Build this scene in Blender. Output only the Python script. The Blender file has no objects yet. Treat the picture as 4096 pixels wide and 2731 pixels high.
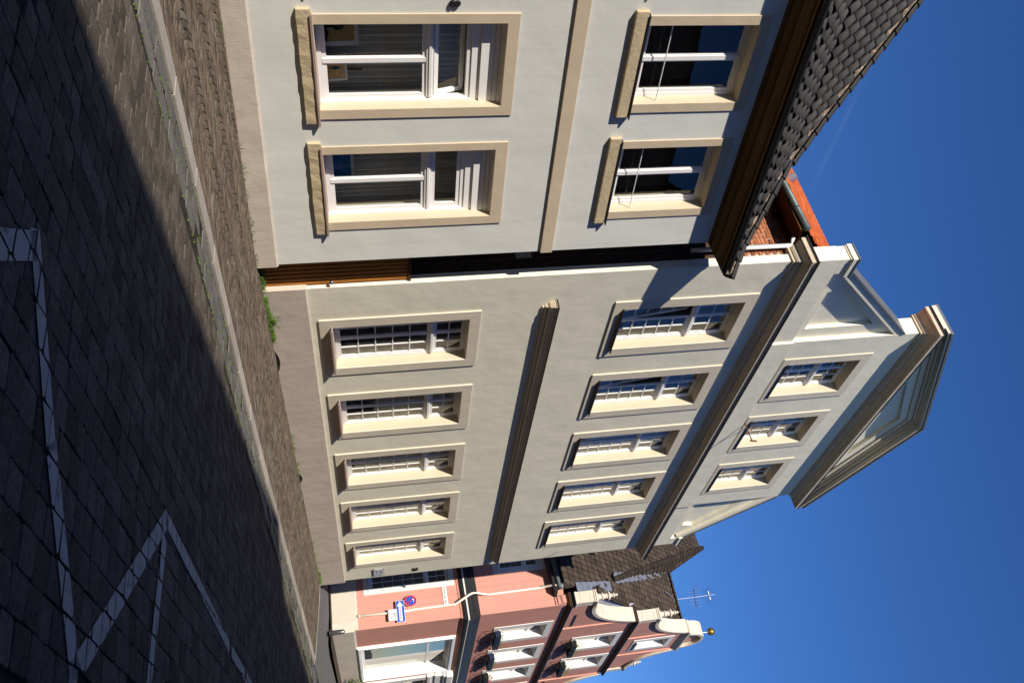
import bpy, bmesh, math, random
from mathutils import Matrix, Vector
random.seed(11)
SC = bpy.context.scene
COL = SC.collection
R = math.radians

# ------------------------------------------------------------------ camera, sky, sun, exposure
CAMP = Vector((0.0, -10.0, 1.48)); FPX = 3540.5
YAW, PIT, ROL = .9614, .1762, -.0692
_d = Vector((math.sin(YAW)*math.cos(PIT), math.cos(YAW)*math.cos(PIT), math.sin(PIT)))
_r = Vector((math.cos(YAW), -math.sin(YAW), 0)); _u = _r.cross(_d)
CR = math.cos(ROL)*_r + math.sin(ROL)*_u; CU = -math.sin(ROL)*_r + math.cos(ROL)*_u; CD = _d
def pixdir(x, y): return (CD*FPX+CU*(x-2048)+CR*(y-1365.5)).normalized()
cam = bpy.data.cameras.new('camera'); cam.sensor_width = 36.0; cam.lens = FPX/4096*36
cam.clip_start = .05; cam.clip_end = 2000
camo = bpy.data.objects.new('camera', cam); COL.objects.link(camo); SC.camera = camo
_X, _Y, _Z = CU, -CR, -CD          # the photograph is a portrait frame lying on its side
camo.matrix_world = Matrix(((_X.x,_Y.x,_Z.x,CAMP.x),(_X.y,_Y.y,_Z.y,CAMP.y),(_X.z,_Y.z,_Z.z,CAMP.z),(0,0,0,1)))
def pix(p):
    q = Vector(p)-CAMP; z = q.dot(CD)
    if z < .1: return None
    return (2048+FPX*q.dot(CU)/z, 1365.5+FPX*q.dot(CR)/z, z)
def inview(p, m=60):
    a = pix(p)
    return a is not None and -m < a[0] < 4096+m and -m < a[1] < 2731+m

SUN = Vector((-3.45, -1.0, 1.75)).normalized()      # towards the sun
W = bpy.data.worlds.new('World'); SC.world = W; W.use_nodes = True
_nt = W.node_tree; _s = _nt.nodes.new('ShaderNodeTexSky'); _s.sky_type = 'NISHITA'; _s.sun_disc = False
_s.sun_elevation = math.asin(SUN.z); _s.sun_rotation = math.atan2(SUN.x, SUN.y) % (2*math.pi)
_s.air_density = 1.0; _s.dust_density = 0.0; _s.ozone_density = 7.0
_hs = _nt.nodes.new('ShaderNodeHueSaturation'); _hs.inputs['Saturation'].default_value = 1.12; _hs.inputs['Hue'].default_value = .510; _nt.links.new(_s.outputs[0], _hs.inputs['Color'])
# a faint old vapour trail high in the sky
_d1, _d2 = Vector((.5087,.6756,.5337)), Vector((.6489,.5940,.4755))
_tc = _nt.nodes.new('ShaderNodeTexCoord')
def _dot(v):
    k = _nt.nodes.new('ShaderNodeVectorMath'); k.operation = 'DOT_PRODUCT'; _nt.links.new(_tc.outputs['Generated'], k.inputs[0]); k.inputs[1].default_value = v; return k.outputs['Value']
def _mr(v, a, b, c, d):
    k = _nt.nodes.new('ShaderNodeMapRange'); k.interpolation_type = 'SMOOTHSTEP'; _nt.links.new(v, k.inputs[0])
    for i,q in enumerate((a,b,c,d)): k.inputs[i+1].default_value = q
    return k.outputs[0]
def _m(op, a, b=None):
    k = _nt.nodes.new('ShaderNodeMath'); k.operation = op; _nt.links.new(a, k.inputs[0])
    if b is not None:
        if isinstance(b, (int,float)): k.inputs[1].default_value = b
        else: _nt.links.new(b, k.inputs[1])
    return k.outputs[0]
_n = _d1.cross(_d2).normalized(); _mid = (_d1+_d2).normalized()
_trail = _m('MULTIPLY', _mr(_m('ABSOLUTE', _dot(_n)), 0, .0042, 1, 0), _mr(_dot(_mid), _mid.dot(_d1), _mid.dot(_d1)+.008, 0, 1))
_nz = _nt.nodes.new('ShaderNodeTexNoise'); _nz.inputs['Scale'].default_value = 30; _nt.links.new(_tc.outputs['Generated'], _nz.inputs['Vector'])
_mx = _nt.nodes.new('ShaderNodeMix'); _mx.data_type = 'RGBA'; _nt.links.new(_m('MULTIPLY', _m('MULTIPLY', _trail, _nz.outputs['Fac']), .10), _mx.inputs[0])
_nt.links.new(_hs.outputs[0], _mx.inputs[6]); _mx.inputs[7].default_value = (6,7,8,1)
_nt.links.new(_mx.outputs[2], _nt.nodes['Background'].inputs[0]); _nt.nodes['Background'].inputs[1].default_value = .088
sl = bpy.data.lights.new('sun', 'SUN'); sl.energy = 4.8; sl.angle = R(.53); sl.color = (1, .91, .78)
so = bpy.data.objects.new('sun', sl); COL.objects.link(so); so.rotation_euler = SUN.to_track_quat('Z', 'Y').to_euler(); so.location = (-30,-20,30)
SC.view_settings.view_transform = 'Standard'; SC.view_settings.look = 'None'; SC.view_settings.gamma = 1
SC.view_settings.exposure = .5; SC.view_settings.use_curve_mapping = False
SC.render.engine = 'CYCLES'; SC.cycles.max_bounces = 8; SC.cycles.transparent_max_bounces = 16; SC.cycles.use_denoising = True

# ------------------------------------------------------------------ materials
MATS = {}
def mat(name, col, rough=.85, var=.08, scale=3.0, bump=.0, bscale=60.0, metal=0.0, fine=.0, tint=0.0, spec=.1, stain=None, stretch=None, objrand=0.0, wave=None, streak=0.0):
    m = bpy.data.materials.new(name); m.use_nodes = True; nt = m.node_tree; N = nt.nodes; Lk = nt.links
    b = N['Principled BSDF']; b.inputs['Roughness'].default_value = rough; b.inputs['Metallic'].default_value = metal
    b.inputs['Specular IOR Level'].default_value = spec
    tc = N.new('ShaderNodeTexCoord'); src = tc.outputs['Object']
    if stretch:
        mp = N.new('ShaderNodeMapping'); mp.inputs['Scale'].default_value = stretch; Lk.new(src, mp.inputs[0]); src = mp.outputs[0]
    n = N.new('ShaderNodeTexNoise'); n.inputs['Scale'].default_value = scale; n.inputs['Detail'].default_value = 6; n.inputs['Roughness'].default_value = .6; Lk.new(src, n.inputs['Vector'])
    mr = N.new('ShaderNodeMapRange'); mr.inputs[1].default_value = .25; mr.inputs[2].default_value = .75; mr.inputs[3].default_value = 1-var; mr.inputs[4].default_value = 1+var; Lk.new(n.outputs['Fac'], mr.inputs[0])
    fac = mr.outputs[0]
    def mul(a, bb):
        k = N.new('ShaderNodeMath'); k.operation = 'MULTIPLY'
        Lk.new(a, k.inputs[0]); Lk.new(bb, k.inputs[1]); return k.outputs[0]
    if fine:
        n2 = N.new('ShaderNodeTexNoise'); n2.inputs['Scale'].default_value = bscale*.6; n2.inputs['Detail'].default_value = 4; Lk.new(tc.outputs['Object'], n2.inputs['Vector'])
        m2 = N.new('ShaderNodeMapRange'); m2.inputs[1].default_value = .3; m2.inputs[2].default_value = .7; m2.inputs[3].default_value = 1-fine; m2.inputs[4].default_value = 1+fine; Lk.new(n2.outputs['Fac'], m2.inputs[0]); fac = mul(fac, m2.outputs[0])
    if streak:     # faint runs left by rain
        mp7 = N.new('ShaderNodeMapping'); mp7.inputs['Scale'].default_value = (5.5,5.5,.22); Lk.new(tc.outputs['Object'], mp7.inputs[0])
        n7 = N.new('ShaderNodeTexNoise'); n7.inputs['Scale'].default_value = 1.4; n7.inputs['Detail'].default_value = 5; n7.inputs['Roughness'].default_value = .7; Lk.new(mp7.outputs[0], n7.inputs['Vector'])
        m7 = N.new('ShaderNodeMapRange'); m7.inputs[1].default_value = .48; m7.inputs[2].default_value = .72; m7.inputs[3].default_value = 1.0; m7.inputs[4].default_value = 1-streak; Lk.new(n7.outputs['Fac'], m7.inputs[0]); fac = mul(fac, m7.outputs[0])
    if tint:
        at = N.new('ShaderNodeAttribute'); at.attribute_name = 'tint'
        m3 = N.new('ShaderNodeMapRange'); m3.inputs[3].default_value = 1-tint; m3.inputs[4].default_value = 1+tint; Lk.new(at.outputs['Fac'], m3.inputs[0]); fac = mul(fac, m3.outputs[0])
    if objrand:
        oi = N.new('ShaderNodeObjectInfo')
        m4 = N.new('ShaderNodeMapRange'); m4.inputs[3].default_value = 1-objrand; m4.inputs[4].default_value = 1+objrand; Lk.new(oi.outputs['Random'], m4.inputs[0]); fac = mul(fac, m4.outputs[0])
    base = N.new('ShaderNodeRGB'); base.outputs[0].default_value = (*col, 1); cur = base.outputs[0]
    if stain:      # (colour, scale, threshold, strength): blotches with a shape of their own
        n5 = N.new('ShaderNodeTexNoise'); n5.inputs['Scale'].default_value = stain[1]; n5.inputs['Detail'].default_value = 7; n5.inputs['Roughness'].default_value = .65; Lk.new(src, n5.inputs['Vector'])
        m5 = N.new('ShaderNodeMapRange'); m5.inputs[1].default_value = stain[2]; m5.inputs[2].default_value = stain[2]+.18; m5.inputs[4].default_value = stain[3]; Lk.new(n5.outputs['Fac'], m5.inputs[0])
        mx = N.new('ShaderNodeMix'); mx.data_type = 'RGBA'; Lk.new(m5.outputs[0], mx.inputs[0]); Lk.new(cur, mx.inputs[6]); mx.inputs[7].default_value = (*stain[0], 1); cur = mx.outputs[2]
    vm = N.new('ShaderNodeVectorMath'); vm.operation = 'SCALE'; Lk.new(cur, vm.inputs[0]); Lk.new(fac, vm.inputs['Scale']); Lk.new(vm.outputs[0], b.inputs['Base Color'])
    if bump:
        nb = N.new('ShaderNodeTexNoise'); nb.inputs['Scale'].default_value = bscale; nb.inputs['Detail'].default_value = 5; Lk.new(tc.outputs['Object'], nb.inputs['Vector'])
        bp = N.new('ShaderNodeBump'); bp.inputs['Strength'].default_value = bump; bp.inputs['Distance'].default_value = .01; Lk.new(nb.outputs['Fac'], bp.inputs['Height'])
        n6 = N.new('ShaderNodeTexNoise'); n6.inputs['Scale'].default_value = 2.2 if wave is None else 1.3; n6.inputs['Detail'].default_value = 3; Lk.new(tc.outputs['Object'], n6.inputs['Vector'])
        b2 = N.new('ShaderNodeBump'); b2.inputs['Strength'].default_value = min(.5, bump) if wave is None else wave; b2.inputs['Distance'].default_value = .04; Lk.new(n6.outputs['Fac'], b2.inputs['Height']); Lk.new(bp.outputs[0], b2.inputs['Normal'])
        Lk.new(b2.outputs[0], b.inputs['Normal'])
    MATS[name] = m; return m
def glass(name, tintc=(.9,.95,.94), mult=1.5):
    m = bpy.data.materials.new(name); m.use_nodes = True; nt = m.node_tree; N = nt.nodes; Lk = nt.links
    for x in list(N):
        if x.type != 'OUTPUT_MATERIAL': N.remove(x)
    t = N.new('ShaderNodeBsdfTransparent'); t.inputs[0].default_value = (*tintc, 1)
    g = N.new('ShaderNodeBsdfGlossy'); g.inputs['Roughness'].default_value = .01
    tc = N.new('ShaderNodeTexCoord'); nz = N.new('ShaderNodeTexNoise'); nz.inputs['Scale'].default_value = 2.5; Lk.new(tc.outputs['Object'], nz.inputs['Vector'])
    bp = N.new('ShaderNodeBump'); bp.inputs['Strength'].default_value = .05; bp.inputs['Distance'].default_value = .02; Lk.new(nz.outputs['Fac'], bp.inputs['Height']); Lk.new(bp.outputs[0], g.inputs['Normal'])
    lw = N.new('ShaderNodeLayerWeight'); lw.inputs['Blend'].default_value = .5     # same reflectance from both sides of the pane
    pw = N.new('ShaderNodeMath'); pw.operation = 'POWER'; pw.inputs[1].default_value = 4.0; Lk.new(lw.outputs['Facing'], pw.inputs[0])
    f = N.new('ShaderNodeMapRange'); f.inputs[3].default_value = .045; f.inputs[4].default_value = 1.0; Lk.new(pw.outputs[0], f.inputs[0])
    k = N.new('ShaderNodeMath'); k.operation = 'MULTIPLY'; k.use_clamp = True; k.inputs[1].default_value = mult; Lk.new(f.outputs[0], k.inputs[0])
    mx = N.new('ShaderNodeMixShader'); Lk.new(k.outputs[0], mx.inputs[0]); Lk.new(t.outputs[0], mx.inputs[1]); Lk.new(g.outputs[0], mx.inputs[2])
    Lk.new(mx.outputs[0], [x for x in N if x.type == 'OUTPUT_MATERIAL'][0].inputs[0]); MATS[name] = m; return m

mat('render_cream', (.74,.71,.585), .9, .05, 1.6, .16, 45, stain=((.655,.62,.51), .8, .55, .5), wave=.5, streak=.07)
mat('cornice_cream', (.52,.45,.35), .9, .08, 3, .3, 50, stain=((.36,.30,.22), 2.2, .56, .5), streak=.2)
mat('surround_cream', (.63,.57,.46), .9, .05, 2.5, .25, 60, stain=((.53,.48,.40), 1.2, .56, .4), streak=.08)
mat('reveal_cream_dimmed', (.53,.46,.345), .9, .03, 2.5, .12, 60)  # wall paint darkened here to hold down the direct sun on the reveals
mat('plinth_pink', (.54,.47,.405), .9, .07, 1.3, .35, 50, stain=((.42,.36,.29), 1.6, .53, .6), streak=.14)
mat('render_white', (.645,.655,.615), .9, .035, 1.2, .12, 40, stain=((.59,.59,.545), 1.1, .56, .4), wave=.4, streak=.06)
mat('surround_beige', (.55,.455,.33), .9, .05, 2.0, .25, 50)
mat('sill_stone', (.50,.41,.27), .9, .12, 5, .7, 22, stain=((.38,.27,.12), 5, .58, .6))
mat('white_paint', (.80,.80,.80), .45, .02, 4, .05, 90, spec=.4)
mat('white_wall', (.72,.70,.66), .9, .04, 2, .1, 60)
mat('dark_metal', (.035,.036,.038), .45, .2, 6, .05, 80, metal=.3)
mat('lead', (.16,.165,.17), .5, .2, 5, .15, 30, metal=.4)
mat('zinc', (.42,.45,.50), .4, .15, 5, .2, 20, metal=.7)
mat('zinc_dark', (.09,.11,.11), .5, .2, 4, .1, 40, metal=.5)
mat('sill_metal', (.40,.30,.27), .5, .1, 6, .05, 60, metal=.2)
mat('brown_wood', (.11,.066,.028), .6, .25, 3, .25, 40, stretch=(.6,8,8))
mat('gate_wood', (.42,.17,.035), .5, .30, 4, .3, 60, stretch=(7,7,.7), stain=((.16,.06,.015), 3, .56, .75))
mat('dark_wood', (.10,.045,.02), .6, .25, 4, .2, 50)
mat('tile_dark', (.046,.044,.043), .62, .22, 5, .3, 60, objrand=.2, tint=.18, stain=((.09,.08,.07), 9, .6, .6))
mat('tile_brown', (.052,.040,.032), .6, .25, 4, .3, 50, objrand=.25, tint=.25, stain=((.11,.09,.07), 7, .6, .6))
mat('tile_red', (.36,.085,.028), .8, .3, 4, .3, 40, tint=.35, stain=((.10,.045,.03), 5, .62, .6))
mat('mortar', (.20,.15,.115), .95, .35, 14, 1.0, 30, stain=((.45,.40,.34), 11, .54, .8))
mat('brick_red', (.34,.13,.065), .9, .3, 20, .5, 70, objrand=.45, stain=((.12,.07,.055), 6, .56, .7))
mat('brick_old', (.20,.15,.125), .9, .2, 4, .3, 40)
mat('brick_shaded', (.07,.04,.03), .95, .3, 14, .6, 40)
mat('brick_joint', (.40,.34,.27), .95, .2, 12, .6, 40)
mat('cobble', (.098,.085,.072), .92, .22, 5, .45, 55, fine=.25, tint=.30, spec=.03, stain=((.068,.060,.052), 1.1, .55, .6))
mat('cobble_gutter', (.135,.128,.122), .65, .2, 7, .5, 50, fine=.2, tint=.2, spec=.05, stain=((.10,.105,.06), 5, .62, .4))
mat('joint', (.038,.035,.03), .95, .3, 8, .6, 40, spec=.02, stain=((.08,.10,.02), 2.2, .57, .8))
mat('road_paint', (.40,.395,.39), .95, .15, 6, .3, 60, spec=.03, stain=((.06,.058,.056), 9, .56, .95))
mat('sett_red', (.128,.099,.075), .9, .2, 6, .4, 60, fine=.15, tint=.38, spec=.06, stain=((.15,.145,.12), 1.6, .50, .7))
mat('sett_joint', (.12,.10,.06), .95, .3, 8, .6, 40, stain=((.10,.14,.025), 2.6, .50, .9))
mat('kerb_stone', (.36,.33,.29), .85, .1, 4, .4, 70, fine=.12, tint=.12, stain=((.26,.25,.20), 4, .6, .5))
mat('asphalt', (.15,.145,.145), .9, .12, 3, .5, 120, fine=.15)
mat('earth', (.12,.11,.09), .95, .2, 2, .4, 30)
mat('pink_paint', (.57,.29,.235), .9, .05, 1.4, .25, 40, stain=((.42,.20,.17), 1.1, .56, .5), streak=.12)
mat('pink_shade', (.42,.21,.18), .9, .05, 1.4, .25, 40)
mat('pink_plinth', (.55,.51,.44), .9, .08, 1.5, .25, 40, stain=((.45,.40,.34), 1.6, .56, .5))
mat('white_trim', (.66,.66,.65), .85, .04, 3, .12, 50)
mat('stone_cream', (.56,.51,.43), .9, .12, 5, .4, 40, stain=((.42,.36,.27), 4, .56, .6))
mat('gold', (.28,.20,.05), .35, .2, 8, .1, 30, metal=.8)
mat('pipe_cream', (.76,.72,.62), .5, .05, 4)
mat('black_iron', (.018,.018,.02), .5, .2, 8)
mat('box_blue', (.02,.028,.06), .45, .1, 5)
mat('foliage', (.10,.17,.03), .8, .35, 20, objrand=.2)
mat('grass_blade', (.085,.15,.025), .8, .35, 12, objrand=.2)
mat('flower_pink', (.55,.10,.20), .8, .2, 20)
mat('curtain_grey', (.62,.60,.57), .95, .05, 3)
mat('added_drape_cream', (.60,.55,.46), .95, .06, 3, .1, 40, stretch=(14,1,.6))
mat('room', (.50,.47,.43), .95, .1, 1)
mat('floor_wood', (.20,.13,.08), .7, .2, 3)
mat('sign_white', (.75,.76,.76), .4, .03, 5)
mat('sign_blue', (.02,.10,.50), .35, .06, 5)
mat('sign_red', (.52,.012,.03), .35, .06, 5)
mat('sign_black', (.02,.02,.02), .5, .05, 5)
mat('sign_grey', (.50,.50,.55), .4, .05, 5)
mat('steel', (.32,.32,.34), .3, .1, 6, metal=.9)
mat('alu', (.7,.7,.72), .35, .05, 6, metal=.8)
mat('art_ochre', (.55,.36,.12), .8, .35, 9, stretch=(2,1,14))
mat('art_sunset', (.75,.45,.18), .8, .35, 5, stretch=(2,1,9), stain=((.25,.35,.40), 4, .5, .9))
mat('art_blue', (.05,.18,.42), .8, .4, 6)
mat('art_dark', (.012,.012,.012), .8, .1, 6)
mat('art_teal', (.04,.10,.16), .8, .2, 6)
mat('card', (.60,.60,.58), .8, .1, 8)
mat('bauble', (.35,.02,.01), .4, .1, 8)
mat('car_paint', (.62,.72,.76), .25, .02, 3, spec=.6)
mat('tyre', (.02,.02,.02), .8, .1, 9)
glass('glass', mult=1.7); glass('shop_glass', (.80,.90,.88), 1.5)

# ------------------------------------------------------------------ mesh helpers
class MB:
    def __init__(s): s.v = []; s.f = []; s.t = []
    def add(s, vs, fs, tint=None):
        k = len(s.v); s.v += [tuple(x) for x in vs]; s.f += [tuple(i+k for i in f) for f in fs]
        if tint is not None: s.t += [tint]*len(vs)
        return s
    def poly(s, pts): return s.add(pts, [tuple(range(len(pts)))])
    def box(s, x0, x1, y0, y1, z0, z1):
        return s.add([(x0,y0,z0),(x1,y0,z0),(x1,y1,z0),(x0,y1,z0),(x0,y0,z1),(x1,y0,z1),(x1,y1,z1),(x0,y1,z1)],
                     [(0,3,2,1),(4,5,6,7),(0,1,5,4),(1,2,6,5),(2,3,7,6),(3,0,4,7)])
    def prism_y(s, prof, y0, y1):     # (x, z) outline
        n = len(prof); a = [(x,y0,z) for x,z in prof]+[(x,y1,z) for x,z in prof]
        return s.add(a, [tuple(range(n)), tuple(range(2*n-1,n-1,-1))]+[(i,(i+1)%n,n+(i+1)%n,n+i) for i in range(n)])
    def prism_x(s, prof, x0, x1):     # (y, z) outline
        n = len(prof); a = [(x0,y,z) for y,z in prof]+[(x1,y,z) for y,z in prof]
        return s.add(a, [tuple(range(n)), tuple(range(2*n-1,n-1,-1))]+[(i,(i+1)%n,n+(i+1)%n,n+i) for i in range(n)])
    def prism_z(s, prof, z0, z1):
        n = len(prof); a = [(x,y,z0) for x,y in prof]+[(x,y,z1) for x,y in prof]
        return s.add(a, [tuple(range(n)), tuple(range(2*n-1,n-1,-1))]+[(i,(i+1)%n,n+(i+1)%n,n+i) for i in range(n)])
    def ring(s, x0,x1,z0,z1, a,b,c,d, y0,y1):   # frame: outer rect, inner rect (a,b,c,d)
        o = [(x0,z0),(x1,z0),(x1,z1),(x0,z1)]; i = [(a,c),(b,c),(b,d),(a,d)]
        vs = [(x,y0,z) for x,z in o+i]+[(x,y1,z) for x,z in o+i]; fs = []
        for k in range(4):
            l = (k+1)%4
            fs += [(k,l,4+l,4+k),(8+l,8+k,12+k,12+l),(k,8+k,8+l,l),(4+k,4+l,12+l,12+k)]
        return s.add(vs, fs)
    def loft(s, loops, close=True, caps=True):
        n = len(loops[0]); vs = [p for l in loops for p in l]; fs = []
        for i in range(len(loops)-1):
            for j in range(n if close else n-1):
                k = (j+1)%n; fs.append((i*n+j, i*n+k, (i+1)*n+k, (i+1)*n+j))
        if caps: fs += [tuple(range(n)), tuple(range((len(loops)-1)*n, len(loops)*n))]
        return s.add(vs, fs)
    def cornice(s, x0, x1, yf, yb, prof, cap=True):   # profile [(projection, z)], mitred round both ends
        return s.loft([[(x0-p,yf-p,z),(x1+p,yf-p,z),(x1+p,yb,z),(x0-p,yb,z)] for p,z in prof], caps=cap)
    def tube(s, path, r, seg=8, caps=True):
        P = [Vector(p) for p in path]; loops = []
        for i,p in enumerate(P):
            t = (P[min(i+1,len(P)-1)]-P[max(i-1,0)]).normalized()
            a = t.cross(Vector((0,0,1)) if abs(t.z) < .95 else Vector((1,0,0))).normalized(); b = t.cross(a)
            rr = r[i] if isinstance(r,(list,tuple)) else r
            loops.append([p+a*rr*math.cos(q)+b*rr*math.sin(q) for q in [2*math.pi*k/seg for k in range(seg)]])
        return s.loft(loops, caps=caps)
    def lathe(s, prof, c, seg=12):
        return s.loft([[(c[0]+rr*math.cos(q), c[1]+rr*math.sin(q), c[2]+z) for q in [2*math.pi*k/seg for k in range(seg)]] for rr,z in prof])
    def mesh(s, name, m, smooth=False):
        me = bpy.data.meshes.new(name); me.from_pydata(s.v, [], s.f); me.materials.append(MATS[m]); me.update()
        if s.t:
            at = me.attributes.new('tint', 'FLOAT', 'POINT'); at.data.foreach_set('value', s.t)
        if smooth: me.polygons.foreach_set('use_smooth', [True]*len(me.polygons))
        return me
    def build(s, name, m, parent=None, M=None, smooth=False, kind=None, bevel=0.0, fix=True):
        me = s.mesh(name, m, smooth)
        if fix:
            bm = bmesh.new(); bm.from_mesh(me); bmesh.ops.recalc_face_normals(bm, faces=bm.faces); bm.to_mesh(me); bm.free()
        o = link(name, me, parent, M)
        if kind: o['kind'] = kind
        if bevel:
            bv = o.modifiers.new('bevel', 'BEVEL'); bv.width = bevel; bv.segments = 2; bv.limit_method = 'ANGLE'
        return o
def link(name, me, parent=None, M=None):
    o = bpy.data.objects.new(name, me); COL.objects.link(o)
    if parent is not None: o.parent = parent
    if M is not None: o.matrix_basis = M
    return o
def empty(name, M, label, cat, group=None):
    o = bpy.data.objects.new(name, None); COL.objects.link(o); o.matrix_basis = M; o.empty_display_size = .2
    return tag(o, label, cat, group)
def tag(o, label, cat, group=None, kind=None):
    o['label'] = label; o['category'] = cat
    if group: o['group'] = group
    if kind: o['kind'] = kind
    return o
T = lambda x,y,z: Matrix.Translation((x,y,z))
I4 = Matrix.Identity(4)
def B1(name, m, parent, *b, M=None, bevel=0.0):
    return MB().box(*b).build(name, m, parent, M, bevel=bevel)
def wallsheet(mb, x0,x1,z0,z1, y, ops, depth):
    xs = sorted({x0,x1,*[v for o in ops for v in o[:2]]}); zs = sorted({z0,z1,*[v for o in ops for v in o[2:]]})
    xs = [x for x in xs if x0 <= x <= x1]; zs = [z for z in zs if z0 <= z <= z1]
    for i in range(len(xs)-1):
        for j in range(len(zs)-1):
            cx, cz = (xs[i]+xs[i+1])/2, (zs[j]+zs[j+1])/2
            if any(o[0] < cx < o[1] and o[2] < cz < o[3] for o in ops): continue
            mb.poly([(xs[i],y,zs[j]),(xs[i+1],y,zs[j]),(xs[i+1],y,zs[j+1]),(xs[i],y,zs[j+1])])
def reveals(mb, ops, y0, y1):
    for a,b,c,d in ops:
        mb.poly([(a,y0,c),(a,y1,c),(a,y1,d),(a,y0,d)]); mb.poly([(b,y0,c),(b,y1,c),(b,y1,d),(b,y0,d)])
        mb.poly([(a,y0,d),(b,y0,d),(b,y1,d),(a,y1,d)]); mb.poly([(a,y0,c),(b,y0,c),(b,y1,c),(a,y1,c)])
def textmesh(txt, size, m, parent, M, name='lettering', ext=.001):
    c = bpy.data.curves.new('t', 'FONT'); c.body = txt; c.size = size; c.align_x = 'CENTER'; c.align_y = 'CENTER'; c.extrude = ext; c.resolution_u = 3
    o = bpy.data.objects.new('t', c); COL.objects.link(o)
    dg = bpy.context.evaluated_depsgraph_get(); me = bpy.data.meshes.new_from_object(o.evaluated_get(dg))
    bpy.data.objects.remove(o); bpy.data.curves.remove(c); me.materials.clear(); me.materials.append(MATS[m])
    return link(name, me, parent, M)
FACE = Matrix(((1,0,0,0),(0,0,-1,0),(0,1,0,0),(0,0,0,1)))   # text in x-z, facing -y

# ------------------------------------------------------------------ frames of the three houses
TH = R(-6.156)
MA = T(11.435,-.153,0) @ Matrix.Rotation(TH, 4, 'Z')        # left house: local x along front, origin at its right corner
PH = R(12)
MPL = T(30.78,-.1,0) @ Matrix.Rotation(math.pi/2-PH+math.pi, 4, 'Z')   # side wall of the pink house, local x runs towards its corner
def rise(X): return max(0.0, (11.4-X)/7.0)
def gz(X, Y):       # pavement height
    return rise(X)*(.10+.07*min(1,max(0,(Y+3.3)/3.4)))
def rz(X): return -.016+rise(X)*.10
KI, KO = -3.2, -3.46           # kerb inner and outer edge

# ------------------------------------------------------------------ ground, road, pavement, kerb
def struct(o): o['kind'] = 'structure'; return o
struct(MB().poly([(-300,-300,-.32),(400,-300,-.32),(400,400,-.32),(-300,400,-.32)]).build('ground', 'earth', fix=False))
XS = [-14,-8,-4,0,2,4,6,8,9.5,11.4,14,18,22.9,26,32,40,60]
road = MB()
for i in range(len(XS)-1):
    a, b = XS[i], XS[i+1]
    road.poly([(a,-12.6,rz(a)-.012),(b,-12.6,rz(b)-.012),(b,-3.3,rz(b)-.012),(a,-3.3,rz(a)-.012)])
road = struct(road.build('road', 'joint', fix=False))
lane = MB()     # smooth side lane past the pavement's tip
lane.add([(22.2,-3.4,-.022),(60,-3.4,-.022),(60,.5,.02),(31,.5,.03),(26.4,14,-.12),(26.25,0,-.08),(26.2,-.2,-.08)], [(0,1,2,3,5,6),(3,4,5)])
lane = struct(lane.build('lane', 'asphalt', fix=False))
strip = MB()    # paved strip along the pink house
strip.add([(31.2,-.75,.045),(60,-.75,.06),(60,.1,.10),(31,.1,.10),(30.2,0,.07),(30.35,-.6,.04)], [(0,1,2,3,4,5)])
strip.add([(30.2,0,.07),(31,.1,.1),(33,8,.0),(31.4,8,-.02)], [(0,1,2,3)])
struct(strip.build('footway', 'sett_red', fix=False))

def clip(poly, a, b):      # keep the side left of a->b
    out = []
    for i in range(len(poly)):
        p, q = poly[i], poly[(i+1)%len(poly)]
        dp = (b[0]-a[0])*(p[1]-a[1])-(b[1]-a[1])*(p[0]-a[0]); dq = (b[0]-a[0])*(q[1]-a[1])-(b[1]-a[1])*(q[0]-a[0])
        if dp >= 0: out.append(p)
        if dp*dq < 0:
            t = dp/(dp-dq); out.append((p[0]+t*(q[0]-p[0]), p[1]+t*(q[1]-p[1])))
    return out
def shrink(q, g):
    cx = sum(p[0] for p in q)/len(q); cy = sum(p[1] for p in q)/len(q); o = []
    for x,y in q:
        d = math.hypot(x-cx,y-cy); k = max(.1,(d-g)/d); o.append((cx+(x-cx)*k, cy+(y-cy)*k))
    return o
def round4(q, t=.22):      # cut the corners of a quad
    o = []; n = len(q)
    for i in range(n):
        p, a, b = q[i], q[i-1], q[(i+1)%n]
        o.append((p[0]+(a[0]-p[0])*t, p[1]+(a[1]-p[1])*t)); o.append((p[0]+(b[0]-p[0])*t, p[1]+(b[1]-p[1])*t))
    return o
def stone(mb, q, zf, h, inset, crown, tint, dz=0, tilt=.012):
    n = len(q); q2 = shrink(q, inset); q1 = shrink(q, inset*.3)
    cx = sum(p[0] for p in q)/n; cy = sum(p[1] for p in q)/n; z0 = zf(cx,cy)+dz
    tx, ty = random.uniform(-tilt,tilt), random.uniform(-tilt,tilt)
    zz = lambda p: z0+(p[0]-cx)*tx+(p[1]-cy)*ty + (zf(p[0],p[1])-zf(cx,cy))
    vs = [(p[0],p[1],zz(p)-h) for p in q]+[(p[0],p[1],zz(p)-inset*.5) for p in q1]+[(p[0],p[1],zz(p)) for p in q2]+[(cx,cy,z0+crown)]
    fs = []
    for l in (0,1):
        fs += [(l*n+i, l*n+(i+1)%n, (l+1)*n+(i+1)%n, (l+1)*n+i) for i in range(n)]
    fs += [(2*n+i, 2*n+(i+1)%n, 3*n) for i in range(n)]
    mb.add(vs, fs, tint); return q2
def px_area(q, zf):
    P = [pix((x,y,zf(x,y))) for x,y in q]
    if any(p is None for p in P): return 0
    c = (sum(p[0] for p in P)/len(P), sum(p[1] for p in P)/len(P))
    if not (-40 < c[0] < 4136 and -40 < c[1] < 2771): return 0
    return abs(sum(P[i][0]*P[(i+1)%len(P)][1]-P[(i+1)%len(P)][0]*P[i][1] for i in range(len(P))))/2
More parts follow.
